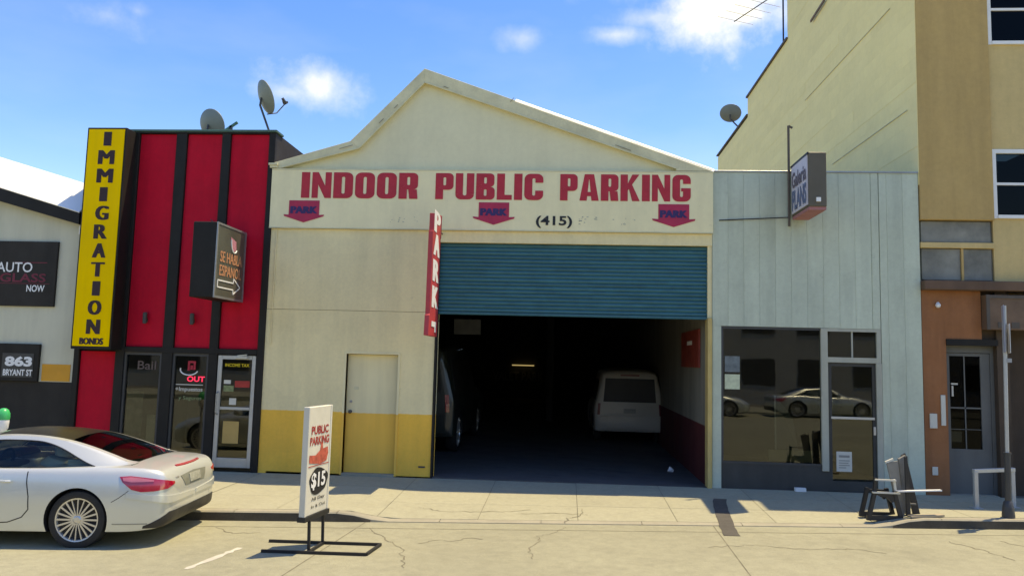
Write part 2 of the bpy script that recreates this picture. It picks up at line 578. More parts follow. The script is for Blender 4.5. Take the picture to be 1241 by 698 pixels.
def glyph(ch):
    P = []

    def rect(x0, y0, x1, y1):
        P.append([(x0, y0), (x1, y0), (x1, y1), (x0, y1)])

    def ring(out, inn, skip=()):
        n = len(out)
        for i in range(n):
            if i in skip:
                continue
            P.append([out[i], out[(i + 1) % n], inn[(i + 1) % n], inn[i]])
    w = 0.60
    if ch == 'I':
        rect(0, 0, .27, 1)
        w = .27
    elif ch == 'N':
        rect(0, 0, .20, 1)
        rect(.42, 0, .62, 1)
        P.append([(.2, 1), (.2, .52), (.42, 0), (.42, .48)])
        w = .62
    elif ch in 'OCG':
        o = rrpath(0, 0, .62, 1, .2)
        i = rrpath(.26, .17, .36, .83, .05)
        ring(o, i, skip=() if ch == 'O' else (11,))
        if ch != 'O':
            rect(.36, .66, .62, .80)
            rect(.36, .20, .62, .36 if ch == 'C' else .50)
        w = .62
        if ch == 'G':
            rect(.30, .38, .36, .50)
    elif ch == 'D':
        ring(rrpath(0, 0, .62, 1, .2, corners='bc'), rrpath(.26, .17, .36, .83, .05))
        w = .62
    elif ch in 'PR':
        ring(rrpath(0, .36, .60, 1, .16, corners='bc'), rrpath(.26, .53, .35, .84, .04))
        rect(0, 0, .26, .36)
        if ch == 'R':
            P.append([(.30, .36), (.34, 0), (.60, 0), (.57, .36)])
        w = .60
    elif ch == 'B':
        ring(rrpath(0, .49, .60, 1, .14, corners='bc'), rrpath(.26, .61, .35, .85, .04))
        ring(rrpath(0, 0, .62, .49, .15, corners='bc'), rrpath(.26, .14, .35, .39, .04))
        w = .62
    elif ch == 'L':
        rect(0, 0, .26, 1)
        rect(.26, 0, .50, .19)
        w = .5
    elif ch == 'U':
        rect(0, .2, .25, 1)
        rect(.37, .2, .62, 1)
        o = rrpath(0, 0, .62, .4, .19, corners='cd')[12:]
        i = rrpath(.25, .15, .37, .4, .06, corners='cd')[12:]
        for k in range(len(o) - 1):
            P.append([o[k], o[k + 1], i[k + 1], i[k]])
        P.append([(.37, .2), (.62, .2), (.62, .21), (.37, .21)])
        w = .62
    elif ch == 'A':
        P.append([(0, 0), (.25, 0), (.32, .8), (.17, 1)])
        P.append([(.41, 0), (.66, 0), (.49, 1), (.335, .8)])
        P.append([(.17, 1), (.32, .8), (.335, .8), (.49, 1)])
        rect(.25, .17, .42, .33)
        w = .66
    elif ch == 'K':
        rect(0, 0, .25, 1)
        P.append([(.25, .40), (.25, .66), (.40, 1), (.64, 1)])
        P.append([(.25, .62), (.36, .70), (.66, 0), (.40, 0)])
        w = .66
    return P, w


def block_word(s, m, parent, x0, x1, z0, z1, y, track=0.07):
    gl = [glyph(c) for c in s]
    tot = sum(w for _, w in gl) + track * (len(s) - 1)
    k = (x1 - x0) / tot
    h = z1 - z0
    x = x0
    for (P, w), ch in zip(gl, s):
        mb = MB()
        for ip, poly in enumerate(P):
            a = 0.5 * sum(poly[i][0] * poly[(i + 1) % len(poly)][1] - poly[(i + 1) % len(poly)][0] * poly[i][1] for i in range(len(poly)))
            if abs(a) < 1e-6:
                continue
            pts = poly if a > 0 else poly[::-1]
            mb.add([(x + p * k, y - .0002 * ip, z0 + q * h) for p, q in pts], [tuple(range(len(pts)))])
        obj('letter', mb, m, parent, fix=False)
        x += (w + track) * k


# ------------------------------------------------------------------ ground
def clampx(x):
    return max(-14.0, min(12.0, x))


def Yk(x):
    return -3.15 + 0.097 * (clampx(x) + 4)


def zg(x):
    return -0.18 + 0.0093 * (clampx(x) + 4)


def zf(x):
    return 0.004 * max(-14, min(14, x))


def sm(t):
    t = max(0, min(1, t))
    return t * t * (3 - 2 * t)


def kh(x):
    return 0.015 + 0.115 * (1 - sm((x + 3.15) / 0.75)) + 0.115 * sm((x - 4.35) / 0.75)


def zside(x, y):
    t = y / (Yk(x) + 0.0)
    return zf(x) * (1 - t) + (zg(x) + kh(x)) * t


def zroad(x, y):
    return zg(x) + min(0.11, 0.013 * max(0, Yk(x) - y))


far = MB().box(-900, 900, -900, 900, -1.2, -0.62)
struct(obj('ground', far, mGRND))
xs = [-90, -60, -40, -30, -24, -19, -16] + [-14 + 0.5 * i for i in range(53)] + [14, 18, 24, 32, 45, 70, 95]
road = MB()
road.grid([[(x, Yk(x) + 0.1 - d, zroad(x, Yk(x) - d) if d > 0 else zg(x) - 0.01) for d in (0, .12, .5, 1, 2, 3, 4.5, 6, 8, 11, 15, 19.2)] for x in xs], flip=True)
road_o = struct(obj('road', road, mROAD, fix=False))
far_walk = struct(box('far_sidewalk', mCONC, None, -90, 90, -27, -22.2, -0.5, 0.06))
bed = MB().grid([[(x, y, zside(x, y if y < 0 else 0) - 0.016) for y in (0.35, 0, Yk(x) * .33, Yk(x) * .66, Yk(x) + 0.12)] for x in xs], flip=True)
walk = struct(obj('sidewalk', bed, mBED, fix=False))
# the flags of the sidewalk, each its own slab
edges = [-18, -15.5] + [-14 + 1.42 * i for i in range(19)] + [14.5, 17, 20]
for i in range(len(edges) - 1):
    for j in range(3):
        g = 0.0035
        rows = []
        xa, xb = edges[i] + g, edges[i + 1] - g
        dz = random.uniform(-0.002, 0.002)
        for a in (0, .25, .5, .75, 1):
            x = xa + (xb - xa) * a
            ya = (Yk(x) + 0.16) * j / 3 - g - (0.0 if j else 0.0)
            yb = (Yk(x) + 0.16) * (j + 1) / 3 + g
            rows.append([(x, ya, zside(x, ya) - 0.03), (x, ya, zside(x, ya) + dz), (x, ya * .5 + yb * .5, zside(x, ya * .5 + yb * .5) + dz), (x, yb, zside(x, yb) + dz), (x, yb, zside(x, yb) - 0.03)])
        mb = MB().grid(rows)
        obj('slab', mb, mCONC, walk)
kerb_root = None
ks = [-18, -16, -14] + [-14 + 1.42 * i + 0.9 for i in range(19)] + [14.5, 17, 20]
for i in range(len(ks) - 1):
    n = 6
    rows = []
    for a in range(n + 1):
        x = ks[i] + 0.004 + (ks[i + 1] - ks[i] - 0.008) * a / n
        y0, z0, h = Yk(x), zg(x), kh(x)
        rows.append([(x, y0 + 0.15, z0 - 0.05), (x, y0 + 0.15, zside(x, y0 + 0.15)), (x, y0 + 0.03, z0 + h), (x, y0 + 0.008, z0 + h - min(0.02, h * .4)), (x, y0 - 0.006, z0 - 0.05)])
    mb = MB().grid(rows)
    o = obj('kerb' if kerb_root is None else 'kerbstone', mb, mKERB, kerb_root, smooth=True)
    if kerb_root is None:
        kerb_root = struct(o)
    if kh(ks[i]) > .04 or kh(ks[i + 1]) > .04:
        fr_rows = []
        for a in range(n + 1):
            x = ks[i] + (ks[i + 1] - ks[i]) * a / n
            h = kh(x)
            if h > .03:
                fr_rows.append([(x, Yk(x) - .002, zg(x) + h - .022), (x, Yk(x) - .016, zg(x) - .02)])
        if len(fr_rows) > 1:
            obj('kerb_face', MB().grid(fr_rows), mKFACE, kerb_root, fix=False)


def ribbon(pts, w, zfun, lift, jitter=0.0):
    mb = MB()
    rows = []
    P = []
    for i in range(len(pts) - 1):
        k = max(2, int(math.dist(pts[i], pts[i + 1]) / 0.07))
        for j in range(k):
            t = j / k
            P.append((pts[i][0] * (1 - t) + pts[i + 1][0] * t + random.uniform(-jitter, jitter), pts[i][1] * (1 - t) + pts[i + 1][1] * t + random.uniform(-jitter, jitter)))
    P.append(pts[-1])
    for i, q in enumerate(P):
        a, b = P[max(0, i - 1)], P[min(len(P) - 1, i + 1)]
        d = Vector((b[0] - a[0], b[1] - a[1])).normalized()
        ww = w * (random.uniform(0.4, 1.4) if jitter else 1) / 2
        rows.append([(q[0] - d.y * ww, q[1] + d.x * ww, zfun(q[0], q[1]) + lift), (q[0] + d.y * ww, q[1] - d.x * ww, zfun(q[0], q[1]) + lift)])
    return mb.grid(rows, flip=True)


def mixz(x, y):
    return zroad(x, y) if y < Yk(x) else zside(x, y)


CR = [[(0.02, -2.95), (-0.15, -3.4), (-0.35, -3.6), (-0.30, -3.95), (-0.42, -4.3), (-0.35, -4.8)],
      [(-1.75, -4.2), (-1.55, -4.0), (-1.40, -4.05), (-1.2, -3.85), (-1.02, -3.9)],
      [(5.0, -3.1), (5.2, -3.6), (5.3, -4.1)], [(5.7, -3.0), (6.1, -3.6), (6.3, -4.4)],
      [(1.8, -3.9), (2.4, -3.7), (2.9, -3.85), (3.6, -3.75), (3.9, -3.95)],
      [(-4.6, -3.7), (-4.2, -4.0), (-3.9, -3.9)], [(-2.6, -3.4), (-2.2, -4.1), (-1.9, -4.6), (-1.7, -5.4)]]
for c in CR:
    obj('crack', ribbon(c, 0.015, mixz, 0.004, 0.035), mCRACK, road_o, fix=False)
for c in ([(-2.2, -2.15), (-1.8, -2.35), (-1.3, -2.3), (-.8, -2.2), (-.5, -2.05)], [(0.3, -1.9), (0.25, -2.3), (.05, -2.5), (0.02, -2.75)], [(-.6, -2.3), (-.1, -2.2), (.35, -2.25)]):
    obj('crack', ribbon(c, 0.012, mixz, 0.006, 0.03), mCRACK, walk, fix=False)
obj('joint', ribbon([(-40, Yk(-40) - .42), (-14, Yk(-14) - .42), (12, Yk(12) - .42), (40, Yk(40) - .42)], 0.012, mixz, 0.004), mCRACK, road_o, fix=False)
for x in (-7.4, -2.75, 2.1, 6.9, 11.7):
    obj('joint', ribbon([(x, Yk(x) - .02), (x - .25, Yk(x) - 6)], 0.012, mixz, 0.004), mCRACK, road_o, fix=False)
obj('painted_line', ribbon([(-3.95, -5.75), (-3.86, -5.2), (-3.80, -4.75)], 0.09, mixz, 0.005, 0.006), mLINE, road_o, fix=False)
tp = MB()
rows = []
for t in range(13):
    a = t / 12
    y = -0.88 - 2.32 * a
    xc = 2.53 - 0.30 * a ** 0.75
    rows.append([(xc - .11 + random.uniform(-.006, .006), y, mixz(xc, y) + .006), (xc + .10 + random.uniform(-.006, .006), y, mixz(xc, y) + .006)])
o = obj('dark_strip', tp.grid(rows, flip=True), mSTRIP, walk, fix=False)  # curved dark strip running out across the sidewalk

# ------------------------------------------------------------------ garage building
G = thing('garage_building', 'cream gabled parking garage with teal roll-up door and red lettering', 'garage', (-1.5, 0, 0))
D = 30.0
# street wall, in boards left and right of the small door
box('wall', mWALL, G, -5.57, -4.02, 0, 0.22, -0.2, 2.955)
box('wall', mWALL, G, -3.06, -2.37, 0, 0.22, -0.2, 2.955)
box('wall', mWALL, G, -4.02, -3.06, 0, 0.22, 2.17, 2.955)
box('wall', mWALL, G, -5.57, -2.37, 0.003, 0.22, 2.962, 4.47)
box('wall', mWALL, G, -5.57, 2.56, 0.03, 0.22, 4.471, 5.60)
box('shutter_header', mWALL, G, -2.37, 2.56, 0.001, 0.22, 4.255, 4.47)
box('door_jamb', mWALL, G, 2.485, 2.56, 0.02, 0.22, 2.955, 4.255)
box('door_jamb', mat('yellow_jamb', (0.60, 0.44, 0.16), 0.7, 0.1, 3, streak=0.2), G, 2.475, 2.55, -0.06, 0.20, -0.1, 2.96, 0.006)
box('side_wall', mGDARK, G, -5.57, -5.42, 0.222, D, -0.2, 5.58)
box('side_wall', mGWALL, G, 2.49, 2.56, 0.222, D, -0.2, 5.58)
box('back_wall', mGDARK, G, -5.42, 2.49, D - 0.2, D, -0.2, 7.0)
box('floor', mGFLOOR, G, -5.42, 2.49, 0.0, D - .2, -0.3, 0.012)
PROF = [(-5.57, 5.72), (-4.13, 6.14), (-2.77, 7.54), (2.55, 5.64)]
gp = MB().prism([(-5.55, 5.601), (2.53, 5.601), (-2.77, 7.50), (-4.13, 6.10), (-5.55, 5.70)], 0.05, 0.20)
obj('gable', gp, mGABLE, G)
inner = [(-5.45, 5.615), (-3.96, 6.00), (-2.76, 7.27), (1.92, 5.655)]
for a in range(3):
    q = [PROF[a], PROF[a + 1], inner[a + 1], inner[a]]
    if a == 2:
        q = [PROF[2], PROF[3], (2.55, 5.612), (1.9, 5.612), inner[3], inner[2]]
    if a == 0:
        q = [(-5.57, 5.612)] + [PROF[0], PROF[1], inner[1], (-5.40, 5.612)]
    obj('rake_trim', MB().prism(q, -0.035 - .004 * a, 0.055 + .004 * a), mRAKE, G, bevel=0.004)
    # a thin batten on the trim
    b0, b1 = Vector((inner[a][0], -0.045, inner[a][1])), Vector((inner[a + 1][0], -0.045, inner[a + 1][1]))
    obj('batten', MB().bar(b0, b1, 0.02, 0.02), mRAKE, G)
rf = MB()
top = [(-5.60, 5.63), (-4.13, 6.06), (-2.77, 7.46), (2.58, 5.56)]
for a in range(3):
    (x0, z0), (x1, z1) = top[a], top[a + 1]
    rf.add([(x0, .06, z0), (x1, .06, z1), (x1, D, z1), (x0, D, z0), (x0, .06, z0 + .035), (x1, .06, z1 + .035), (x1, D, z1 + .035), (x0, D, z0 + .035)],
           [(0, 1, 2, 3), (4, 7, 6, 5), (0, 4, 5, 1), (1, 5, 6, 2), (2, 6, 7, 3), (3, 7, 4, 0)])
obj('roof', rf, mROOF, G)
fl = MB()
q0_, q1_ = Vector((-1.05, -.055, 6.905)), Vector((2.58, -.055, 5.60))
e_ = Vector((.02, .075, .065))
f_ = Vector((0, .012, -.012))
fl.add([q0_, q1_, q1_ + e_, q0_ + e_, q0_ + f_, q1_ + f_, q1_ + e_ + f_, q0_ + e_ + f_], [(0, 1, 2, 3), (7, 6, 5, 4), (0, 4, 5, 1), (2, 6, 7, 3), (0, 3, 7, 4), (1, 5, 6, 2)])
obj('roof_flashing', fl, mFLASH, G)
obj('eave_moulding', MB().box(-5.64, -5.50, -.07, .2, 5.613, 5.66).box(-5.66, -5.49, -.09, .2, 5.661, 5.70), mRAKE, G)
# torn felt and splinters along the trim
tear = MB()
for (x, z, l, a) in ((-4.20, 6.02, .26, 16), (-3.55, 6.52, .12, 46), (-3.28, 6.80, .10, 46), (-2.35, 7.17, .10, -20), (-1.10, 6.93, .10, 50), (.95, 6.03, .3, -20)):
    c, s_ = math.cos(R(a)), math.sin(R(a))
    tear.bar((x - c * l / 2, -.058, z - s_ * l / 2), (x + c * l / 2, -.058, z + s_ * l / 2), 0.006, .010)
obj('peeled_strip', tear, mat('peeled_dark', (.22, .2, .15), .9, .2), G)  # thin dark bars laid on the trim
FB = box('sign_board', mFASC, G, -5.60, 2.57, -0.045, 0.029, 4.475, 5.600, 0.004)
obj('board_edge', MB().box(-5.60, 2.57, -0.05, -0.0455, 5.575, 5.602), mRAKE, FB)
obj('board_edge', MB().box(-5.60, 2.57, -0.052, -0.0455, 4.470, 4.488), mRAKE, FB)
yl = -0.0490
block_word('INDOOR', mREDL, FB, -5.02, -2.81, 5.045, 5.535, yl)
block_word('PUBLIC', mREDL, FB, -2.48, -0.49, 5.045, 5.535, yl)
block_word('PARKING', mREDL, FB, -0.18, 2.17, 5.045, 5.535, yl)
for xc, tw, s in ((-4.945, .29, 'PARK'), (-1.385, .28, 'PARK'), (1.87, .275, 'PARK')):
    z = 4.58
    mb = MB()
    mb.prism([(xc, z), (xc + .375, z + .118), (xc + .385, z + .15), (xc + tw, z + .142), (xc + tw, z + .415), (xc - tw, z + .415), (xc - tw, z + .142), (xc - .385, z + .15), (xc - .375, z + .118)], yl - .004, yl)
    ar = obj('arrow', mb, mARROW, FB)
    text('arrow_lettering', s, mNAVY, ar, (xc, yl - .004, z + .235), (1, 0, 0), (0, 0, 1), tw * 1.7, .135, 0.01, fat=.014)
text('phone_lettering', '(415)', mINK, FB, (-.28, yl, 4.645), (1, 0, 0), (0, 0, 1), .66, .225, 0.025)
sc_ = MB()
for k in range(34):
    x = random.choice((random.uniform(-3.4, -2.75), random.uniform(.15, .5), random.uniform(.15, .3), random.uniform(.6, 1.2)))
    z = random.uniform(4.60, 4.70) if x < -1 else random.uniform(4.6, 4.75)
    w_, h_ = random.uniform(.01, .05), random.uniform(.006, .016)
    sc_.add([(x, yl + .001, z), (x + w_, yl + .001, z + random.uniform(-.01, .01)), (x + w_ * .9, yl + .001, z + h_), (x, yl + .001, z + h_)], [(0, 1, 2, 3)])
obj('scuff_mark', sc_, mat('scuff', (.34, .34, .27), .8, .2), FB, fix=False)['kind'] = 'stuff'
# small door
dr = box('door', mDOORP, G, -4.015, -3.065, 0.10, 0.15, 0.03, 2.165, 0.004)
obj('door_knob', MB().lathe([(0, -.075), (.022, -.07), (.032, -.05), (.026, -.03), (.012, -.02), (.03, -.004), (.03, 0)], (-3.93, .10, 1.12), (0, 1, 0), 14), mDGREY, dr, smooth=True)
obj('lock', MB().lathe([(0, -.012), (.024, -.01), (.026, 0)], (-3.93, .10, 1.3), (0, 1, 0), 12), mGREYM, dr, smooth=True)
box('spy_plate', mRAKE, dr, -3.88, -3.80, .092, .0995, 1.52, 1.57)
obj('door_frame', MB().box(-4.06, -4.02, -.012, .098, 0, 2.17).box(-3.06, -3.02, -.012, .098, 0, 2.17).box(-4.06, -3.02, -.014, .098, 2.171, 2.21), mDOORP, G)
box('threshold', mKERB, G, -4.02, -3.06, -.02, .2, -.05, .03)
# plaster joints and conduit
obj('conduit', MB().tube([(-5.46, -.012, 2.3), (-5.46, -.012, 4.46)], .012, 6), mWALL, G)
obj('wall_vent', MB().box(-2.62, -2.50, -.01, .001, .17, .20).box(-2.60, -2.52, -.014, -.0105, .18, .19), mDGREY, G)
# roll-up shutter: each slat is a piece
SH = obj('shutter_guide', MB().box(-2.40, -2.365, -.02, .12, 0, 4.25), mBLK, G)
n_sl = 18
hz = (4.25 - 2.985) / n_sl
pro = [(0.0, 0), (-.006, .08), (-.022, .3), (-.026, .5), (-.022, .7), (-.006, .92), (0, 1)]
first = None
for k in range(n_sl):
    z0 = 2.985 + k * hz
    if first is None:
        mb = MB().grid([[(x, 0.09 + dy, t * hz) for dy, t in pro] for x in (-2.365, 2.484)])
        mb.v = [(a + ORI[G.name].x, b, c) for a, b, c in mb.v]
        mb.v = [(a - ORI[G.name].x, b, c) for a, b, c in mb.v]
        first = obj('slat', mb, mTEAL, G, smooth=True)
        first.location = (0, 0, z0)
    else:
        share('slat', first, G, (0, 0, z0))
box('shutter_bottom_bar', mTEAL, G, -2.365, 2.484, .05, .12, 2.935, 2.984, 0.006)
# inside the garage
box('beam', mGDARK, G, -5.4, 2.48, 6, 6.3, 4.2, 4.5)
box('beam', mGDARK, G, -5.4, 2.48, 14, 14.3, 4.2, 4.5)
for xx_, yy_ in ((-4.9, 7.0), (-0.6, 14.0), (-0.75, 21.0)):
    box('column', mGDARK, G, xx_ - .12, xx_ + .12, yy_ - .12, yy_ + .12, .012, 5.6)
obj('ceiling_pipe', MB().tube([(-1.2, .4, 4.05), (-1.2, 25, 4.05)], .06, 8), mGDARK, G)
text('wall_lettering', 'VALET PARK', mat('dim_lettering', (.2, .2, .2), .8, .3, 20), G, (-2.75, D - .23, 1.25), (1, 0, 0), (0, 0, 1), 2.9, .5, 0.02)
o = tag(box('gleam_strip', mGLEAM, None, -3.10, -1.85, D - .42, D - .34, 1.84, 1.90), 'thin glowing strip put in for a light gleam at the garage back', 'glow')  # emissive strip put in for a faint gleam of light
o = thing('hanging_sign', 'red and white warning board on the right inner garage wall', 'sign', (2.48, 1.8, 2.0))
box('board', mat('wall_sign_red', (.26, .04, .025), .6, .25, 4), o, 2.45, 2.485, .75, 2.9, 2.08, 2.80)
box('white_stripe', mWHITE, o, 2.446, 2.4495, 1.5, 2.1, 2.52, 2.60)
o = tag(box('pale_panel', mat('dim_white_board', (.10, .105, .105), .8, .2, 3), None, -2.55, -1.95, 3.3, 3.34, 2.68, 3.02), 'pale board hanging inside the garage behind the shutter edge', 'board')  # plain pale board in one dull colour

# ------------------------------------------------------------------ vertical PARK blade sign
PB = thing('blade_sign', 'narrow red vertical sign lettered PARK beside the roll-up door', 'sign', (-2.34, 0, 2.5))
bl = MB()
bl.prism([(-0.32, 4.68), (-1.10, 4.58), (-1.12, 4.28), (-1.16, 4.27), (-1.20, 2.86), (-1.24, 2.84), (-1.28, 2.50), (-.45, 2.50), (-.40, 4.24), (-.34, 4.26)], -2.37, -2.29, 'x')
bo = obj('panel', bl, mat('blade_red', (.50, .045, .05), .6, .15, 3), PB, bevel=.004)
for i, (ch, zc) in enumerate((('P', 4.47), ('A', 4.07), ('R', 3.62), ('K', 3.17))):
    text('letter', ch, mWTXT, bo, (-2.29, -.78, zc), (0, 1, 0), (0, 0, 1), .50, .37, .01, fat=.06)
am = MB().prism([(-1.05, 2.66), (-.75, 2.66), (-.75, 2.57), (-.62, 2.57), (-.62, 2.75), (-1.05, 2.75)], -2.286, -2.282, 'x')
obj('arrow', am, mWTXT, bo)
obj('bracket', MB().tube([(-2.33, -.02, 4.4), (-2.33, -.5, 4.4)], .015, 6), mDGREY, PB)
obj('bracket', MB().tube([(-2.33, -.02, 2.8), (-2.33, -.55, 2.8)], .015, 6), mDGREY, PB)

# ------------------------------------------------------------------ red office building
RB = thing('red_building', 'black and crimson bail office with tall red wall panels', 'building', (-7.4, 0, 0))
box('wall', mBLKW, RB, -9.22, -5.575, .06, .25, 2.16, 6.30)
box('wall', mBLKW, RB, -9.22, -8.30, .06, .25, -.2, 2.159)
box('side_wall', mBLKW, RB, -9.22, -9.0, .251, 20, -.2, 6.3)
box('side_wall', mBLKW, RB, -5.70, -5.575, .251, 20, -.2, 6.3)
box('back_wall', mBLKW, RB, -9.0, -5.7, 19.8, 20, -.2, 6.3)
box('roof', mROOF, RB, -8.99, -5.71, .252, 19.79, 6.0, 6.2)
box('parapet_cap', mat('green_roof_edge', (.05, .12, .09), .5, .2), RB, -9.25, -5.545, -.06, .30, 6.301, 6.345, .006)
for x0, x1 in ((-8.25, -7.52), (-7.31, -6.62), (-6.45, -5.70)):
    box('red_panel', mRED, RB, x0, x1, .02, .059, 2.2, 6.27, .006)
box('red_panel', mRED, RB, -9.12, -8.42, .02, .059, .0, 2.10, .006)
for x0, x1 in ((-8.42, -8.252), (-7.518, -7.312), (-6.618, -6.452), (-5.698, -5.572)):
    box('pilaster', mBLK, RB, x0, x1, -.03, .058, -.1, 6.30, .006)
box('pilaster', mBLK, RB, -9.23, -9.125, -.03, .058, -.1, 6.30, .006)
box('cornice', mBLK, RB, -9.122, -5.70, -.04, .0195, 6.272, 6.30, .003)
box('lintel', mBLK, RB, -8.25, -5.7, -.035, .0575, 2.10, 2.198, .004)
# windows
for x0, x1 in ((-8.25, -7.52), (-7.31, -6.62)):
    wn_ = obj('window', MB().box(x0, x0 + .04, .0, .08, .12, 2.10).box(x1 - .04, x1, .0, .08, .12, 2.10).box(x0 + .04, x1 - .04, .0, .08, 2.05, 2.10).box(x0 + .04, x1 - .04, .0, .08, .12, .20), mDGREY, RB)
    box('pane', mGLASS, wn_, x0 + .04, x1 - .04, .04, .046, .20, 2.05)
    box('bulkhead', mBLK, RB, x0, x1, .0, .2, -.1, .119)
for x in (-7.88, -6.97):
    sc = obj('wall_lamp', MB().lathe([(0, -.09), (.035, -.085), (.04, 0), (.04, .11), (.02, .125), (0, .127)], (x, -.05, 2.72), (0, 0, 1), 14).box(x - .02, x + .02, -.03, .02, 2.66, 2.74), mDGREY, RB, smooth=True)
# door of the office, aluminium frame
od = obj('door', MB().box(-6.44, -6.36, -.005, .045, .05, 2.08).box(-5.79, -5.72, -.005, .045, .05, 2.08).box(-6.36, -5.79, -.005, .045, 2.01, 2.08).box(-6.36, -5.79, -.005, .045, .05, .22).box(-6.36, -5.79, -.003, .043, 1.09, 1.14), mALU, RB, bevel=.003)
box('pane', mGLASS, od, -6.36, -5.79, .017, .023, 1.14, 2.01)
box('pane', mGLASS, od, -6.36, -5.79, .017, .023, .22, 1.09)
obj('door_handle', MB().tube([(-6.40, -.01, 1.0), (-6.40, -.07, 1.03), (-6.40, -.07, 1.38), (-6.40, -.01, 1.41)], .012, 8), mGREYM, od, smooth=True)
obj('door_closer', MB().box(-6.12, -5.86, -.07, -.006, 2.03, 2.075).bar((-6.05, -.05, 2.08), (-5.85, -.11, 2.10), .02, .015), mALU, od)
text('door_lettering', 'INCOME TAX', mYTX, od, (-6.075, .016, 1.905), (1, 0, 0), (0, 0, 1), .46, .06, .02)
box('notice', mat('notice_red', (.40, .03, .02), .6, .2, 9), od, -6.10, -5.82, .010, .016, 1.50, 1.62)
box('notice', mPAPER, od, -6.31, -6.18, .010, .016, 1.56, 1.63)
box('notice', mat('notice_green', (.20, .24, .10), .6, .3, 20), od, -6.31, -6.12, .011, .016, 1.42, 1.53)
box('notice', mPAPER, od, -6.19, -6.06, .011, .016, 1.18, 1.30)
box('notice', mBOXC, od, -6.28, -5.98, .011, .016, .48, .88)
# what can be seen inside
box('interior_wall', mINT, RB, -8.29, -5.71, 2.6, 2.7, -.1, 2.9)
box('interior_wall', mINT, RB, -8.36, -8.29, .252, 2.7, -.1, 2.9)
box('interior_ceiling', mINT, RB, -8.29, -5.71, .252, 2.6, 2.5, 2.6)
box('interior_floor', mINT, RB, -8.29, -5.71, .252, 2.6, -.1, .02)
w2 = [c for c in RB.children if c.name.startswith('window')]
text('window_lettering', 'Bail', mat('dim_red_letter', (.10, .07, .06), .6, .2), w2[0], (-7.82, .036, 1.86), (1, 0, 0), (0, 0, 1), .36, .16, .01)
box('poster', mat('poster', (.26, .27, .22), .7, .5, 7), w2[0], -8.17, -7.86, .05, .054, .55, 1.38)
box('poster', mPAPER, w2[0], -7.76, -7.60, .05, .054, .45, .95)
arc = [(-7.16 + .16 + .17 * math.cos(a), .03, 1.80 + .10 * math.sin(a)) for a in [R(165 + 15 * k) for k in range(13)]]
obj('white_swoosh', MB().tube(arc, .012, 6), mWTXT, w2[1], smooth=True)
obj('red_figure', MB().box(-7.03, -6.99, .03, .036, 1.78, 1.96).box(-6.92, -6.88, .03, .036, 1.80, 1.96).box(-6.99, -6.92, .03, .036, 1.92, 1.96).box(-6.98, -6.93, .03, .036, 1.80, 1.88), mat('figure_red', (.45, .01, .03), .5, .2, 15), w2[1])
text('neon_lettering', 'OUT', mNEON, w2[1], (-6.86, .036, 1.63), (1, 0, 0), (0, 0, 1), .34, .10, .02)
box('white_stripe', mPAPER, w2[1], -7.24, -6.72, .034, .039, 1.515, 1.53)
text('window_lettering', '+Impuestos', mPAPER, w2[1], (-6.98, .036, 1.43), (1, 0, 0), (0, 0, 1), .52, .10, .02)
text('window_lettering', 'y Seguros', mat('olive_letter', (.22, .27, .12), .6, .2), w2[1], (-6.95, .036, 1.27), (1, 0, 0), (0, 0, 1), .44, .09, .01)

# tall yellow sign
YS = thing('vertical_sign', 'tall yellow sign box lettered IMMIGRATION BONDS on the black facade', 'sign', (-8.7, 0, 2.2))
box('cabinet', mBLK, YS, -9.08, -8.31, -.36, .055, 2.13, 6.28, .006)
yf = box('face', mYS, YS, -9.045, -8.345, -.372, -.361, 2.185, 6.245)
for i, ch in enumerate('IMMIGRATION'):
    text('letter', ch, mDRED, yf, (-8.665, -.373, 6.06 - i * .352), (1, 0, 0), (0, 0, 1), .10 if ch == 'I' else .27 if ch == 'M' else .215, .265, .0, fat=.026)
text('small_lettering', 'BONDS', mDRED, yf, (-8.68, -.373, 2.275), (1, 0, 0), (0, 0, 1), .44, .12, .01, fat=.010)

# projecting box sign with arrow
BS = thing('box_sign', 'dark projecting box sign with orange letters and white outlined arrow', 'sign', (-6.2, 0, 3.1))
box('cabinet', mBLK, BS, -6.44, -6.02, -1.25, -.08, 3.06, 4.36, .012)
bf = box('face', mSIGNG, BS, -6.019, -6.008, -1.21, -.12, 3.10, 4.32)
obj('face_trim', MB().box(-6.019, -6.0, -1.25, -.08, 4.325, 4.36).box(-6.019, -6.0, -1.25, -.08, 3.06, 3.098).box(-6.019, -6.0, -.118, -.08, 3.098, 4.325).box(-6.019, -6.0, -1.25, -1.212, 3.098, 4.325), mGREYM, BS)
text('lettering', 'SE HABLA', mORTX, bf, (-6.007, -.66, 3.79), (0, 1, 0), (0, 0, 1), .86, .19, .004, fat=.007)
text('lettering', 'ESPANOL', mORTX, bf, (-6.007, -.66, 3.55), (0, 1, 0), (0, 0, 1), .86, .19, .004, fat=.007)
aw = [(-1.14, 3.25), (-.52, 3.25), (-.52, 3.17), (-.24, 3.31), (-.52, 3.45), (-.52, 3.37), (-1.14, 3.37)]
mb = MB()
for i in range(len(aw)):
    a, b = aw[i], aw[(i + 1) % len(aw)]
    mb.bar((-6.003, a[0], a[1]), (-6.003, b[0], b[1]), .006, .022)
obj('arrow', mb, mWTXT, bf)
obj('pink_figure', MB().prism([(-.72, 4.18), (-.50, 4.12), (-.48, 3.98), (-.56, 3.93), (-.68, 4.0)], -6.006, -6.002, 'x'), mPINK, bf)
cr = [(-6.0, -.70 + .14 * (1 - math.cos(a)), 4.13 - .22 * math.sin(a)) for a in [R(12 * k) for k in range(12)]]
obj('white_curl', MB().tube(cr, .011, 6), mWTXT, bf, smooth=True)
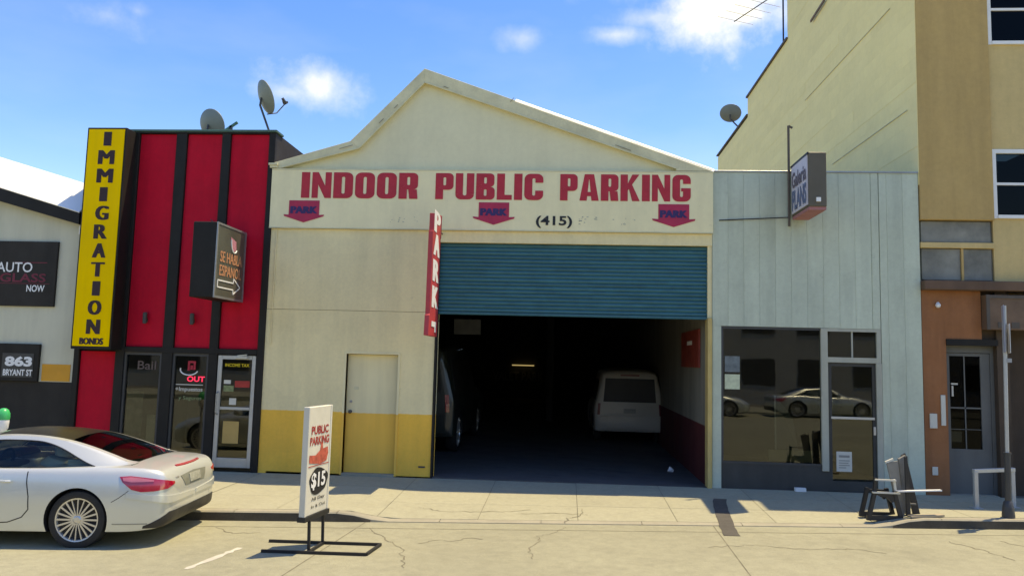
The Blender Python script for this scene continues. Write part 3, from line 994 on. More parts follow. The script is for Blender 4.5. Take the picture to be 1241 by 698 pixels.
obj('bracket', MB().tube([(-6.23, .0, 4.2), (-6.23, -.2, 4.2)], .02, 6).tube([(-6.23, .0, 3.3), (-6.23, -.2, 3.3)], .02, 6).tube([(-6.75, -.02, 4.62), (-6.3, -.5, 4.36)], .008, 5), mDGREY, BS)


# ------------------------------------------------------------------ satellite dishes
def dish(name, label, c, n, rx, ry, foot, lnb=True, parentmat=mDISH, mastr=.022):
    t = thing(name, label, 'satellite dish', foot, 'satellite dishes on the roofs')
    c, n = Vector(c), Vector(n).normalized()
    u = n.cross(Vector((0, 0, 1))).normalized()
    w = u.cross(n).normalized()
    rows = []
    for k in range(29):
        a = 2 * math.pi * k / 28
        rows.append([c + u * (rx * r_ * math.cos(a)) + w * (ry * r_ * math.sin(a)) + n * (0.10 * r_ * r_ * rx / .3 - .05) for r_ in (0, .25, .5, .75, .93, 1)])
    mb = MB().grid(rows)
    back = [[p - n * .012 for p in r_] for r_ in rows]
    mb.grid(back, True)
    rim = [[r_[-1], r_[-1] - n * .012] for r_ in rows]
    mb.grid(rim)
    obj('reflector', mb, parentmat, t, smooth=True)
    f = Vector(foot)
    b = c - n * .06
    obj('mast', MB().tube([f, f + Vector((0, 0, .08)), b - w * ry * .4 - n * .08, b], mastr, 8), mDGREY, t, smooth=True)
    obj('foot_plate', MB().box(f.x - .1, f.x + .1, f.y - .1, f.y + .1, f.z - .012, f.z + .012), mDGREY, t)
    if lnb:
        e = c + n * .42 - w * ry * .55
        obj('feed_arm', MB().tube([b - w * ry * .98, c - w * ry * 1.02 + n * .15, e], .012, 6), mDGREY, t, smooth=True)
        obj('feed_horn', MB().tube([e - u * .07, e + u * .07], .025, 8).tube([e, e + w * .11 - n * .04], .03, 8).tube([e - u * .08, e - u * .08 + w * .07], .022, 8), mDGREY, t, smooth=True)
    return t


dish('satellite_dish', 'tilted oval satellite dish on thin bent mast at the red roof corner', (-6.20, .8, 7.28), (.65, .65, .4), .30, .345, (-5.93, .8, 6.19))
dish('satellite_dish', 'round satellite dish half hidden behind the red building roof edge', (-7.28, .8, 6.71), (.3, .85, .35), .315, .315, (-7.28, .95, 6.2), False)
t = thing('roof_bracket', 'small green bracket on the red roof beside the round dish', 'bracket', (-6.75, .8, 6.2))
obj('arm', MB().bar((-6.98, .8, 6.58), (-6.72, .8, 6.76), .05, .04), mat('oxide_green', (.06, .2, .13), .6, .2), t)
obj('post', MB().bar((-6.85, .8, 6.2), (-6.85, .8, 6.69), .05, .05), mDGREY, t)

# ------------------------------------------------------------------ white building at the left
WB = thing('white_building', 'pale auto glass shop with black lower wall and dark sloping eave', 'building', (-12, 0, 0))
box('wall', mBLKW, WB, -19, -9.235, .02, .22, -.2, 1.50)
gw = MB().prism([(-19, 1.501), (-9.235, 1.501), (-9.235, 4.62), (-11.0, 5.06), (-13.6, 5.80), (-19, 4.3)], .02, .22)
obj('wall', gw, mPALEW, WB)
box('side_wall', mPALEW, WB, -9.45, -9.235, .221, 18, -.2, 4.4)
ev = MB().prism([(-9.25, 4.47), (-9.25, 4.71), (-10.99, 5.19), (-13.6, 5.92), (-19, 4.4), (-19, 4.15), (-13.6, 5.66), (-10.99, 4.93)], -.16, .019)
obj('eave_board', ev, mBLK, WB)
rr = MB()
a_, b_, c_ = Vector((-9.25, -.17, 4.70)), Vector((-13.6, -.17, 5.94)), Vector((-19, -.17, 4.4))
up_ = Vector((0, .62, .60))
dn_ = Vector((0, .04, -.05))
for p, q in ((a_, b_), (b_, c_)):
    rr.add([p, q, q + up_, p + up_, p + dn_, q + dn_, q + up_ + dn_, p + up_ + dn_], [(0, 1, 2, 3), (7, 6, 5, 4), (0, 4, 5, 1), (2, 6, 7, 3), (0, 3, 7, 4), (1, 5, 6, 2)])
obj('roof', rr, mROOFW, WB)
obj('roof_deck', MB().box(-19, -9.3, .5, 18, 4.2, 4.39), mROOF, WB)
obj('downpipe', MB().tube([(-9.29, -.02, 4.46), (-9.29, -.02, 4.3)], .03, 8), mWHITE, WB)
box('orange_patch', mORNG, WB, -9.86, -9.30, .012, .0195, 1.515, 1.83)
AS = tag(box('shop_sign', mBLKW, None, -12.6, -9.71, -.03, .018, 2.91, 4.15, .006), 'dark sign board lettered AUTO GLASS NOW on the pale wall', 'sign')
text('lettering', 'AUTO', mWTXT, AS, (-10.545, -.031, 3.65), (1, 0, 0), (0, 0, 1), .72, .19, .01)
text('lettering', 'GLASS', mat('dim_sign_red', (.17, .012, .03), .6, .2), AS, (-10.36, -.031, 3.45), (1, 0, 0), (0, 0, 1), .92, .17, .02)
text('lettering', 'NOW', mWTXT, AS, (-10.09, -.031, 3.25), (1, 0, 0), (0, 0, 1), .36, .13, .02)
obj('red_outline', MB().box(-10.55, -9.90, -.034, -.0305, 3.735, 3.75).box(-10.9, -9.82, -.034, -.0305, 3.335, 3.345), mat('dim_sign_red', (0, 0, 0)), AS)
NS = tag(box('address_sign', mBLK, None, -12.0, -9.905, -.04, .018, 1.502, 2.20, .005), 'black address board numbered 863 beside the orange patch', 'sign')
box('inset', mat('grey_plate', (.05, .048, .042), .6, .1), NS, -10.62, -10.0, -.046, -.0405, 1.57, 2.02)
text('number_lettering', '863', mWTXT, NS, (-10.29, -.047, 1.87), (1, 0, 0), (0, 0, 1), .54, .19, .05)
text('street_lettering', 'BRYANT ST', mWTXT, NS, (-10.29, -.047, 1.66), (1, 0, 0), (0, 0, 1), .58, .12, .03)

# ------------------------------------------------------------------ blue building
BB = thing('blue_building', 'vacant blue-grey shop with vertical board siding and large window', 'building', (4.3, 0, 0))
nb = 13
bw = (6.15 - 2.565) / nb
box('backing_wall', mBLUE, BB, 2.565, 6.15, .05, .20, 2.83, 5.60)
box('backing_wall', mBLUE, BB, 5.47, 6.15, .05, .20, -.2, 2.829)
box('side_wall', mBLKW, BB, 2.565, 2.66, .201, 20, -.2, 5.55)
box('back_wall', mBLKW, BB, 2.66, 6.13, 19.8, 20, -.2, 5.55)
box('roof', mROOF, BB, 2.66, 6.12, .201, 19.8, 5.3, 5.42)
box('parapet_cap', mGREYM, BB, 2.55, 6.15, -.02, .22, 5.606, 5.635, .004)
for k in range(nb):
    x0 = 2.565 + k * bw
    z0 = 2.83 if x0 + bw < 5.5 else (-.02)
    xa = max(x0, 5.47) if z0 < 0 else x0
    mb = MB()
    a, b = xa + .0008, x0 + bw - .0008
    mb.prism([(a, .048), (a, .003), (a + .003, .0), (b - .003, .0), (b, .003), (b, .048)], z0, 5.605, 'z')
    obj('siding_board', mb, mBLUE, BB)
    if z0 < 0 and xa > x0 + .01:
        mb = MB().prism([(x0 + .003, .048), (x0 + .003, .012), (x0 + .015, .0), (xa - .012, .0), (xa + .001, .048)], 2.83, 5.605, 'z')
        obj('siding_board', mb, mBLUE, BB)
box('pier', mBLUE, BB, 2.565, 2.72, .0, .20, .0, 2.829, .004)
box('bulkhead', mBULK, BB, 2.72, 4.56, .03, .20, -.15, .44)
box('bulkhead', mBULK, BB, 5.36, 5.469, .06, .2, -.15, .30)
wb = obj('window', MB().box(2.722, 2.76, .02, .09, .44, 2.825).box(2.76, 4.44, .02, .09, 2.785, 2.825).box(2.76, 4.44, .02, .09, .44, .475), mDGREY, BB)
box('pane', mGLASS, wb, 2.76, 4.44, .05, .056, .475, 2.785)
box('mullion', mCREAMF, BB, 4.44, 4.555, .0, .12, .36, 2.825, .004)
tr_ = obj('transom_window', MB().box(4.555, 5.46, .005, .11, 2.775, 2.826).box(4.555, 5.46, .005, .11, 2.235, 2.325).box(5.39, 5.46, .005, .11, 2.325, 2.775).box(4.965, 4.99, .02, .09, 2.325, 2.775), mCREAMF, BB)
box('pane', mGLASS, tr_, 4.555, 4.965, .05, .056, 2.325, 2.775)
box('pane', mGLASS, tr_, 4.99, 5.39, .05, .056, 2.325, 2.775)
dd = obj('door', MB().box(4.56, 4.62, .03, .08, .02, 2.23).box(5.31, 5.36, .03, .08, .02, 2.23).box(4.62, 5.31, .03, .08, 2.17, 2.23).box(4.62, 5.31, .03, .08, .02, .2), mBULK, BB)
box('door_post', mCREAMF, BB, 5.37, 5.468, .0, .12, .02, 2.232, .004)
box('pane', mGLASS, dd, 4.62, 5.31, .05, .056, .2, 2.17)
obj('push_bar', MB().box(4.60, 5.33, .0, .028, 1.26, 1.30), mALU, dd)
box('lock_plate', mALU, dd, 5.315, 5.355, .018, .0295, 1.0, 1.14)
box('notice', mPAPER, dd, 4.69, 4.95, .044, .0495, .36, .70)
obj('notice_print', MB().box(4.73, 4.91, .0415, .0436, .60, .64).box(4.73, 4.91, .0415, .0436, .54, .555).box(4.73, 4.89, .0415, .0436, .50, .515).box(4.73, 4.91, .0415, .0436, .46, .475).box(4.73, 4.85, .0415, .0436, .42, .435), mat('faint_print', (.30, .29, .25), .8, .1), dd)
# interior of the vacant shop
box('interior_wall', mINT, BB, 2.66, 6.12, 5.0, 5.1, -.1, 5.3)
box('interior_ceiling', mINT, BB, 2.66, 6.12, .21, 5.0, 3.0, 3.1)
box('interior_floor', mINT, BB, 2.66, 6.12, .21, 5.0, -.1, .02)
o = tag(obj('leaning_board', MB().box(3.55, 4.30, .10, .115, .49, .69), mat('olive_card', (.40, .39, .28), .8, .1)), 'pale card standing at the bottom of the vacant shop window', 'card')
o = tag(obj('window_sticker', MB().box(2.79, 3.05, .046, .0495, 1.72, 1.98), mat('pale_sticker', (.55, .60, .40), .7, .2, 9)), 'pale green sticker at the left edge of the shop window', 'sticker')
o = tag(obj('window_poster', MB().box(2.79, 3.05, .046, .0495, 2.02, 2.30), mat('blue_grey_sticker', (.14, .17, .17), .7, .3, 9)), 'dark blue grey sticker above the pale green one', 'sticker')
o = tag(obj('door_mat_card', MB().box(3.95, 4.13, -.10, -.02, .015, .075), mWHITE), 'small white carton on the ground below the shop window', 'carton')
o = thing('glass_partition', 'narrow glass screen leaning inside the vacant shop window', 'screen', (3.75, .3, .5))
obj('post', MB().bar((3.69, .16, .69), (3.72, .3, 1.62), .025, .025), mALU, o)
obj('sheet', MB().add([(3.71, .16, .69), (4.08, .16, .69), (4.02, .28, 1.25), (3.86, .3, 1.45), (3.73, .3, 1.6)], [(0, 1, 2, 3, 4)]), mat('dusty_sheet', (.16, .17, .16), .5, .2), o)
# projecting sign on the blue facade
PS = thing('projecting_sign', 'worn lilac box sign with blue letters on an iron pole above blue shop', 'sign', (4.0, 0, 4.7))
box('cabinet', mSBOX, PS, 3.945, 4.235, -1.02, -.06, 4.78, 5.70, .012)
pf = box('face', mLILAC, PS, 3.930, 3.9445, -.98, -.10, 4.82, 5.66)
obj('top_trim', MB().box(3.925, 3.9445, -1.02, -.06, 5.661, 5.70), mINK, PS)
text('lettering', 'Galeria', mFADE, pf, (3.929, -.54, 5.40), (0, -1, 0), (0, 0, 1), .80, .28, .03)
text('lettering', 'PLANS', mSTEEL, pf, (3.929, -.54, 5.04), (0, -1, 0), (0, 0, 1), .80, .36, .04)
obj('underside', MB().box(3.95, 4.23, -1.0, -.08, 4.73, 4.7795), mPINKB, PS)
obj('spot_lamp', MB().box(4.06, 4.13, -1.05, -1.021, 4.86, 4.93), mWHITE, PS)
obj('pole', MB().tube([(3.90, -.05, 4.62), (3.90, -.05, 6.45)], .022, 8).bar((3.90, -.05, 6.45), (3.97, -.05, 6.41), .03, .03), mCOPE, PS)
obj('guy_wire', MB().tube([(2.68, -.01, 4.72), (3.90, -.05, 4.78)], .010, 5), mINK, PS)

# ------------------------------------------------------------------ tan apartment building with beige board side
TB = thing('apartment_building', 'tall tan apartment block with brown street floor and beige board side', 'building', (9, 0, 0))
HT = 12.78
HF = 9.80  # front parapet stepped down out of view to shorten its sidewalk shadow
box('upper_wall', mTANL, TB, 7.42, 16, .04, .3, 3.70, 4.82)
box('upper_wall', mTANL, TB, 7.42, 16, .04, .3, 6.06, 7.98)
box('upper_wall', mTANL, TB, 9.0, 16, .04, .3, 4.82, 6.06)
box('upper_wall', mTANL, TB, 9.0, 16, .04, .3, 7.98, 9.30)
box('upper_wall', mTANL, TB, 7.42, 16, .04, .3, 9.30, HF)
box('added_setback_wall', mTANL, TB, 6.402, 16, 1.0, 1.2, HF, HT)  # unseen wall added behind the lowered front
box('roof', mROOF, TB, 6.402, 15.8, .301, 1.0, HF - .3, HF - .15)
box('corner_bay', mTAND, TB, 6.165, 7.418, -.03, .3, 4.775, HF, .01)
# transom rows under the bay
box('transom_back', mPANEL, TB, 6.17, 7.42, .09, .3, 3.70, 4.77)
for x0, x1, z0, z1 in ((6.20, 7.38, 4.39, 4.76), (6.20, 6.86, 3.72, 4.27), (6.90, 7.38, 3.72, 4.27)):
    box('transom_panel', mPANEL, TB, x0, x1, .05, .089, z0, z1, .006)
box('transom_rail', mTANL, TB, 6.17, 7.418, .0, .12, 4.28, 4.38, .006)
box('transom_post', mTAND, TB, 6.862, 6.898, .02, .11, 3.705, 4.279)
box('street_cornice', mat('brown_cornice', (.15, .085, .05), .8, .15, 2, streak=.3), TB, 6.16, 16, -.14, .3, 3.53, 3.695, .012)
for z0, z1 in ((4.82, 6.06), (7.98, 9.30)):
    w_ = obj('window', MB().box(7.42, 7.50, .02, .12, z0, z1).box(7.50, 9.0, .02, .12, z1 - .07, z1).box(7.50, 9.0, .0, .12, z0, z0 + .06).box(7.50, 9.0, .03, .11, (z0 + z1) / 2 - .022, (z0 + z1) / 2 + .022).box(8.23, 8.27, .03, .11, z0, z1), mWHITE, TB)
    box('pane', mGLASSU, w_, 7.50, 9.0, .06, .066, z0 + .06, (z0 + z1) / 2 - .022)
    box('pane', mGLASSU, w_, 7.50, 9.0, .075, .081, (z0 + z1) / 2 + .022, z1 - .07)
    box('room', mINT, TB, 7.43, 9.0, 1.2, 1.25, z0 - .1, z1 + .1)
# street floor
box('wall', mBRWN, TB, 6.165, 6.56, .02, .3, -.2, 3.53)
box('wall', mBRWN, TB, 6.56, 7.16, .021, .3, 2.69, 3.53)
box('lintel', mBLK, TB, 6.56, 7.42, .0, .2, 2.585, 2.688)
box('lintel', mGDOOR, TB, 6.56, 7.42, .17, .3, 2.46, 2.584)
box('reveal', mGDOOR, TB, 7.36, 7.42, .17, 1.2, -.1, 2.459)
box('wall', mDBRN, TB, 7.42, 16, .45, .6, -.2, 3.53)
box('wall', mDBRN, TB, 7.16, 7.42, .12, .45, 2.689, 3.53)
box('pier', mDBRN, TB, 7.42, 7.62, .05, .45, -.2, 3.53)
gd = obj('door', MB().box(6.575, 6.68, .18, .24, .02, 2.45).box(7.20, 7.355, .18, .24, .02, 2.45).box(6.68, 7.20, .18, .24, 2.40, 2.45).box(6.68, 7.20, .18, .24, .02, .80), mGDOOR, TB)
box('pane', mGLASSU, gd, 6.68, 7.20, .205, .211, .80, 2.40)
obj('grille', MB().box(6.925, 6.945, .19, .20, .8, 2.4).box(6.68, 7.20, .19, .20, 1.49, 1.515).box(6.68, 7.20, .19, .20, 1.13, 1.14), mGDOOR, gd)
obj('door_handle', MB().box(6.69, 6.80, .15, .185, 1.90, 1.93).box(6.70, 6.73, .16, .185, 1.70, 1.88), mALU, gd)
box('threshold', mKERB, TB, 6.56, 7.36, .0, .3, -.05, .04)
box('intercom', mPAPER, TB, 6.44, 6.515, -.005, .0195, 1.20, 1.72, .004)
box('mail_slot', mPAPER, TB, 6.25, 6.37, -.005, .0195, 1.15, 1.40, .004)
box('outlet_cover', mPAPER, TB, 6.27, 6.36, -.005, .0195, .36, .50, .004)
obj('wall_lamp', MB().lathe([(0, -.05), (.03, -.04), (.045, 0), (.02, .05), (0, .06)], (6.42, -.03, 3.27), (0, .3, 1), 12), mWHITE, TB, smooth=True)
# wooden sign over the shop
sg = tag(box('wooden_sign', mWOOD, None, 7.175, 8.6, -.12, .11, 2.86, 3.46, .008), 'brown wooden box sign under the cornice beside the street pole', 'sign')
obj('trim', MB().box(7.175, 7.23, -.135, -.1205, 2.86, 3.46).box(7.23, 8.6, -.135, -.1205, 3.40, 3.44), mCOPE, sg)
for x in (7.36, 7.58, 7.80):
    obj('plate', MB().box(x, x + .13, -.13, -.1205, 2.89, 2.99), mCOPE, sg)
# beige board side wall: rows of boards seen along the neighbour roof
zs = [(5.40 + .235 * k) for k in range(40)]
for z in zs:
    z1 = min(z + .2345, 12.72)
    yend = 18.0 if z1 <= 10.86 else 12.72 if z1 <= 11.52 else 7.86
    if z >= 12.7:
        break
    ys = [-.02 if z1 <= HF else 1.0]
    y = random.uniform(1.5, 4.5)
    while y < yend - 1:
        ys.append(y)
        y += random.choice((3.6, 4.2, 4.8))
    ys.append(yend)
    for a, b in zip(ys[:-1], ys[1:]):
        d_ = random.choice((0, 0, 0, .001, .003))
        obj('side_board', MB().add([(6.157 - d_, a + .001, z), (6.157 - d_, b - .001, z), (6.158 - d_, a + .001, z1), (6.158 - d_, b - .001, z1), (6.20, a + .003, z), (6.20, b - .003, z), (6.20, a + .003, z1), (6.20, b - .003, z1)],
                                 [(0, 1, 3, 2), (4, 6, 7, 5), (0, 4, 5, 1), (2, 3, 7, 6), (0, 2, 6, 4), (1, 5, 7, 3)]), mBEIGE, TB)
sw = MB().prism([(.301, -.2), (18, -.2), (18, 10.84), (12.72, 10.84), (12.72, 11.48), (7.86, 11.48), (7.86, HT), (1.0, HT), (1.0, HF), (.301, HF)], 6.201, 6.4, 'x')
obj('side_wall', sw, mBEIGE, TB)
obj('coping', MB().box(6.10, 6.45, 12.68, 18.05, 10.86, 10.91).box(6.10, 6.45, 7.82, 12.76, 11.50, 11.56).box(6.10, 6.45, .95, 7.9, HT + .001, HT + .06).box(6.10, 6.45, -.05, .949, HF + .03, HF + .09), mCOPE, TB)
obj('side_wall', MB().box(15.8, 16, .301, 18, -.2, HF - .01), mTANL, TB)
box('back_wall', mTANL, TB, 6.4, 15.8, 17.8, 18, -.2, 10.8)
box('roof', mROOF, TB, 6.402, 15.8, 1.201, 7.6, HT - .3, HT - .1)
box('roof', mROOF, TB, 6.4, 15.8, 7.801, 12.7, 11.2, 11.3)
box('roof', mROOF, TB, 6.4, 15.8, 12.701, 17.8, 10.6, 10.7)
box('rear_wall', mTANL, TB, 6.402, 15.8, 7.6, 7.85, 11.3, HT)
for (a, b) in (((1.0, 9.13), (6.3, 9.15)), ((.35, 6.88), (4.3, 6.91))):
    obj('flashing_strip', MB().bar((6.145, a[0], a[1]), (6.145, b[0], b[1]), .012, .014), mRAKE, TB)
obj('roof_bracket', MB().bar((6.10, 4.55, 11.06), (6.10, 5.6, 11.0), .03, .06), mWOOD, TB)
dish('satellite_dish', 'tilted dish on the stepped edge of the beige board wall', (6.00, 14.8, 11.62), (.25, .7, .6), .40, .36, (6.30, 14.6, 10.915), False, mastr=.03)
an = thing('tv_antenna', 'thin rooftop antenna mast with long rods beside the beige wall', 'antenna', (6.3, 8.7, 11.56))
obj('mast', MB().tube([(6.25, 8.6, 11.56), (6.25, 8.6, 13.45)], .025, 8), mINK, an)
obj('boom', MB().tube([(6.35, 8.3, 13.36), (5.2, 10.4, 13.22)], .016, 6), mINK, an)
for k in range(6):
    t_ = .12 + .17 * k
    p_ = Vector((6.35, 8.3, 13.36)).lerp(Vector((5.2, 10.4, 13.22)), t_)
    obj('rod', MB().tube([p_ + Vector((-.62, -.3, 0)), p_ + Vector((.62, .3, 0))], .008, 5), mGREYM, an)


# ------------------------------------------------------------------ vehicles
def spl(xs_, ys_, x):
    xs_, ys_ = np.asarray(xs_, float), np.asarray(ys_, float)
    m_ = np.gradient(ys_, xs_)
    i = int(np.clip(np.searchsorted(xs_, x) - 1, 0, len(xs_) - 2))
    h = xs_[i + 1] - xs_[i]
    t = (x - xs_[i]) / h
    return ((2 * t ** 3 - 3 * t ** 2 + 1) * ys_[i] + (t ** 3 - 2 * t ** 2 + t) * h * m_[i] + (-2 * t ** 3 + 3 * t ** 2) * ys_[i + 1] + (t ** 3 - t ** 2) * h * m_[i + 1])


def loft_body(stations, prof_fn, us):
    cols = list(zip(*stations))
    rows = []
    for u in us:
        p = [spl(cols[0], c, u) for c in cols[1:]]
        half = prof_fn(*p)
        full = [(u, v, w) for v, w in half] + [(u, -v, w) for v, w in half[-2:0:-1]]
        rows.append(full + [full[0]])
    mb = MB().grid(rows)
    n = len(rows[0])
    c0 = len(mb.v)
    mb.f.append(tuple(range(n - 1)))
    mb.f.append(tuple((len(rows) - 1) * n + k for k in range(n - 2, -1, -1)))
    return mb


def catm(pts, k=4):
    out = []
    P_ = [Vector((*p, 0)) for p in pts]
    for i in range(len(P_) - 1):
        p0, p1, p2, p3 = P_[max(0, i - 1)], P_[i], P_[i + 1], P_[min(len(P_) - 1, i + 2)]
        for j in range(k):
            t = j / k
            q = 0.5 * ((2 * p1) + (p2 - p0) * t + (2 * p0 - 5 * p1 + 4 * p2 - p3) * t * t + (3 * p1 - p0 - 3 * p2 + p3) * t ** 3)
            out.append((q.x, q.y))
    out.append(pts[-1])
    return out


def cut(o, cutter_mb, m):
    c = obj('cutter', cutter_mb, m, o.parent)
    md = o.modifiers.new('b', 'BOOLEAN')
    md.operation = 'DIFFERENCE'
    md.object = c
    md.solver = 'EXACT'
    md.material_mode = 'TRANSFER'
    dg = bpy.context.evaluated_depsgraph_get()
    me = bpy.data.meshes.new_from_object(o.evaluated_get(dg))
    o.modifiers.clear()
    old = o.data
    o.data = me
    bpy.data.meshes.remove(old)
    bpy.data.objects.remove(c)
    try:
        me.set_sharp_from_angle(angle=R(38))
    except Exception:
        pass


def bvh(o):
    bm = bmesh.new()
    bm.from_mesh(o.data)
    b = BVHTree.FromBMesh(bm)
    bm.free()
    return b


def resamp(pts, k=6):
    out = []
    for i in range(len(pts) - 1):
        a, b = Vector(pts[i]), Vector(pts[i + 1])
        out += [a.lerp(b, j / k) for j in range(k)]
    return out + [Vector(pts[-1])]


def patch(name, m, parent, tree, top_, bot, eye, look, off=0.008, n=4, smooth=True, thick=0.0):
    """grid between two polylines (in 3D), thrown onto the body along 'look'"""
    look = Vector(look).normalized()
    rows = []
    if n > 1:
        n = max(n, 6)
        top_, bot = resamp(top_), resamp(bot)
    for a, b in zip(top_, bot):
        a, b = Vector(a), Vector(b)
        r_ = []
        for k in range(n + 1):
            p = a.lerp(b, k / n) - look * eye
            hit = tree.ray_cast(p, look)
            q = hit[0] if hit[0] is not None else a.lerp(b, k / n)
            r_.append(q - look * off)
        rows.append(r_)
    mb = MB().grid(rows)
    edge = rows[0] + [r_[-1] for r_ in rows[1:]] + rows[-1][-2::-1] + [r_[0] for r_ in rows[-2:0:-1]]
    mb.grid([[p, p + look * (off + .012)] for p in edge + edge[:1]])
    return obj(name, mb, m, parent, smooth=smooth)


def make_wheel(parent, u, side, hw, r, spokes=20, m=mRIM):
    y1 = side * hw
    ax = (0, side, 0)
    wh = obj('wheel', MB().lathe([(r * .70, -.20), (r * .70, -.05), (r * .60, -.06), (0, -.07)], (u, y1, r), ax, 36), mPLAST, parent, smooth=True)
    obj('tyre', MB().lathe([(r * .70, -.21), (r * .93, -.21), (r, -.18), (r, -.035), (r * .96, -.010), (r * .86, -.0), (r * .76, -.006), (r * .74, -.02), (r * .70, -.03)], (u, y1, r), ax, 40), mRUB, wh, smooth=True)
    rim = MB().lathe([(r * .735, -.018), (r * .745, -.008), (r * .70, -.012), (r * .68, -.03), (r * .69, -.06)], (u, y1, r), ax, 40)
    rim.lathe([(0, -.010), (r * .10, -.012), (r * .15, -.022), (r * .16, -.06)], (u, y1, r), ax, 20)
    for k in range(spokes):
        a = 2 * math.pi * k / spokes
        d = Vector((math.cos(a), 0, math.sin(a)))
        c = Vector((u, y1, r))
        rim.bar(c + d * r * .13 + Vector((0, -side * .028, 0)), c + d * r * .70 + Vector((0, -side * .022, 0)), .0125 if spokes > 8 else .05, .02)
    obj('rim', rim, m, wh, smooth=False)
    return wh


def silver_car():
    rz = math.pi + math.atan(0.097)
    cx, cy = -5.75, -4.13
    gz = zroad(cx, cy) - 0.005
    t = thing('parked_car', 'silver two-seat convertible with dark roof parked at the kerb', 'car', (cx, cy, gz), rz=rz)
    r = .335
    # u, half width, wb bottom, w widest, shoulder half width, shoulder height, centre height, tuck
    st = [(-1.005, .52, .44, .56, .50, .62, .635), (-.998, .60, .38, .56, .58, .68, .70), (-.98, .70, .31, .55, .665, .75, .775), (-.945, .775, .26, .54, .715, .815, .855), (-.89, .83, .235, .53, .75, .868, .908),
          (-.78, .880, .215, .53, .785, .900, .940), (-.60, .915, .20, .54, .815, .912, .968), (-.30, .935, .195, .55, .838, .910, .978), (.0, .938, .19, .56, .845, .905, .972), (.5, .930, .185, .56, .845, .895, .93), (1.2, .922, .18, .56, .835, .885, .90),
          (1.9, .925, .18, .56, .82, .880, .92), (2.4, .930, .19, .56, .80, .845, .885), (2.8, .915, .20, .54, .76, .79, .835), (3.15, .86, .21, .50, .66, .715, .755), (3.38, .74, .24, .46, .54, .63, .66), (3.50, .56, .30, .44, .42, .55, .57), (3.53, .44, .36, .44, .36, .50, .51)]

    def prof(hw, wb, wm, hs, ws, wc):
        return catm([(0, wb), (hw * .55, wb), (hw - .075, wb + .004), (hw - .022, wb + .05), (hw - .004, wm - .12), (hw, wm), (hw - .012, wm + (ws - wm) * .4), (hs + (hw - hs) * .55, wm + (ws - wm) * .78), (hs, ws), (hs - .10, ws + (wc - ws) * .42), (hs * .5, wc - .008), (0, wc)], 4)
    us = [-1.005, -1.002, -.998, -.99, -.98, -.965, -.945, -.92, -.89, -.84, -.78, -.7] + list(np.arange(-.6, 3.15, .1)) + [3.15, 3.22, 3.3, 3.38, 3.44, 3.5, 3.53]
    body = obj('body', loft_body(st, prof, us), mSILV, t, smooth=True)
    tree0 = bvh(body)
    for u in (0, 2.585):
        c = MB().lathe([(0, -.02), (.365, -.02), (.365, .30), (0, .30)], (u, .67, r + .005), (0, 1, 0), 48)
        cut(body, c, mPLAST)
        c = MB().lathe([(0, -.02), (.365, -.02), (.365, .30), (0, .30)], (u, -.67, r + .005), (0, -1, 0), 48)
        cut(body, c, mPLAST)
    for u in (0, 2.585):
        for s in (1, -1):
            make_wheel(t, u, s, .905, r)
    # greenhouse grid: u, belt half width, roof edge half width, belt height, roof edge height, crown height
    gs = [(-.52, .66, .60, .955, .962, .975), (-.42, .70, .615, .945, .975, .998), (-.20, .745, .61, .935, 1.045, 1.082), (.05, .775, .595, .925, 1.125, 1.168), (.3, .79, .585, .92, 1.19, 1.237), (.6, .795, .575, .915, 1.235, 1.287), (.9, .79, .57, .91, 1.25, 1.305),
          (1.15, .785, .57, .905, 1.243, 1.298), (1.4, .775, .575, .90, 1.20, 1.253), (1.6, .765, .60, .90, 1.125, 1.175), (1.85, .75, .635, .895, 1.01, 1.06), (2.1, .735, .68, .89, .905, .93)]
    cols = list(zip(*gs))
    uu = list(np.linspace(-.52, 2.1, 48))
    T = [0, .12, .30, .5, .7, .88, 1.0]
    grid = []
    for u in uu:
        hb, hr, wb, wr, wc = [spl(cols[0], c, u) for c in cols[1:]]
        row = []
        for q in T:
            row.append((u, hb + (hr - hb) * q ** 1.15, wb + (wr - wb) * q))
        for q in (.12, .3, .5, .75, 1):
            row.append((u, hr * (1 - q), wr + (wc - wr) * (1 - (1 - q) ** 2)))
        grid.append(row)

    def gpt(u, q, sd_):
        hb, hr, wb, wr, wc = [spl(cols[0], c, u) for c in cols[1:]]
        return (u, sd_ * (hb + (hr - hb) * q ** 1.15), wb + (wr - wb) * q)

    def rpt(u, q, sd_):
        hb, hr, wb, wr, wc = [spl(cols[0], c, u) for c in cols[1:]]
        return (u, sd_ * hr * (1 - q), wr + (wc - wr) * (1 - (1 - q) ** 2))

    def hwin(u):
        a = (u + .10) / .80
        b = (1.80 - u) / .55
        return .86 * max(0, min(1, a * (2 - a) if a < 1 else 1)) * max(0, min(1, b * (2 - b) if b < 1 else 1))
    uw = list(np.linspace(-.10, 1.80, 50))
    for sd_ in (1, -1):
        obj('side_window', MB().grid([[gpt(u, hwin(u) * k / 5, sd_) for k in range(6)] for u in uw]), mGLASSC, t, smooth=True)
        trim = MB().tube([Vector(gpt(u, hwin(u), sd_)) + Vector((0, sd_ * .003, 0)) for u in uw], .008, 6)
        obj('window_trim', trim, mPLAST, t, smooth=True)
    ra = MB()
    ua = list(np.linspace(-.52, 2.1, 70))
    for sd_ in (1, -1):
        def q0(u):
            return hwin(u) if -.10 < u < 1.80 else 0
        ra.grid([[gpt(u, q0(u) + (1 - q0(u)) * k / 6, sd_) for k in range(7)] + [rpt(u, q, sd_) for q in (.04, .08, .12)] for u in ua])
    uh = list(np.linspace(1.26, 1.36, 4))
    ra.grid([[rpt(u, q, 1) for q in np.linspace(.12, 1, 8)] + [rpt(u, q, -1) for q in np.linspace(1, .12, 8)] for u in uh])
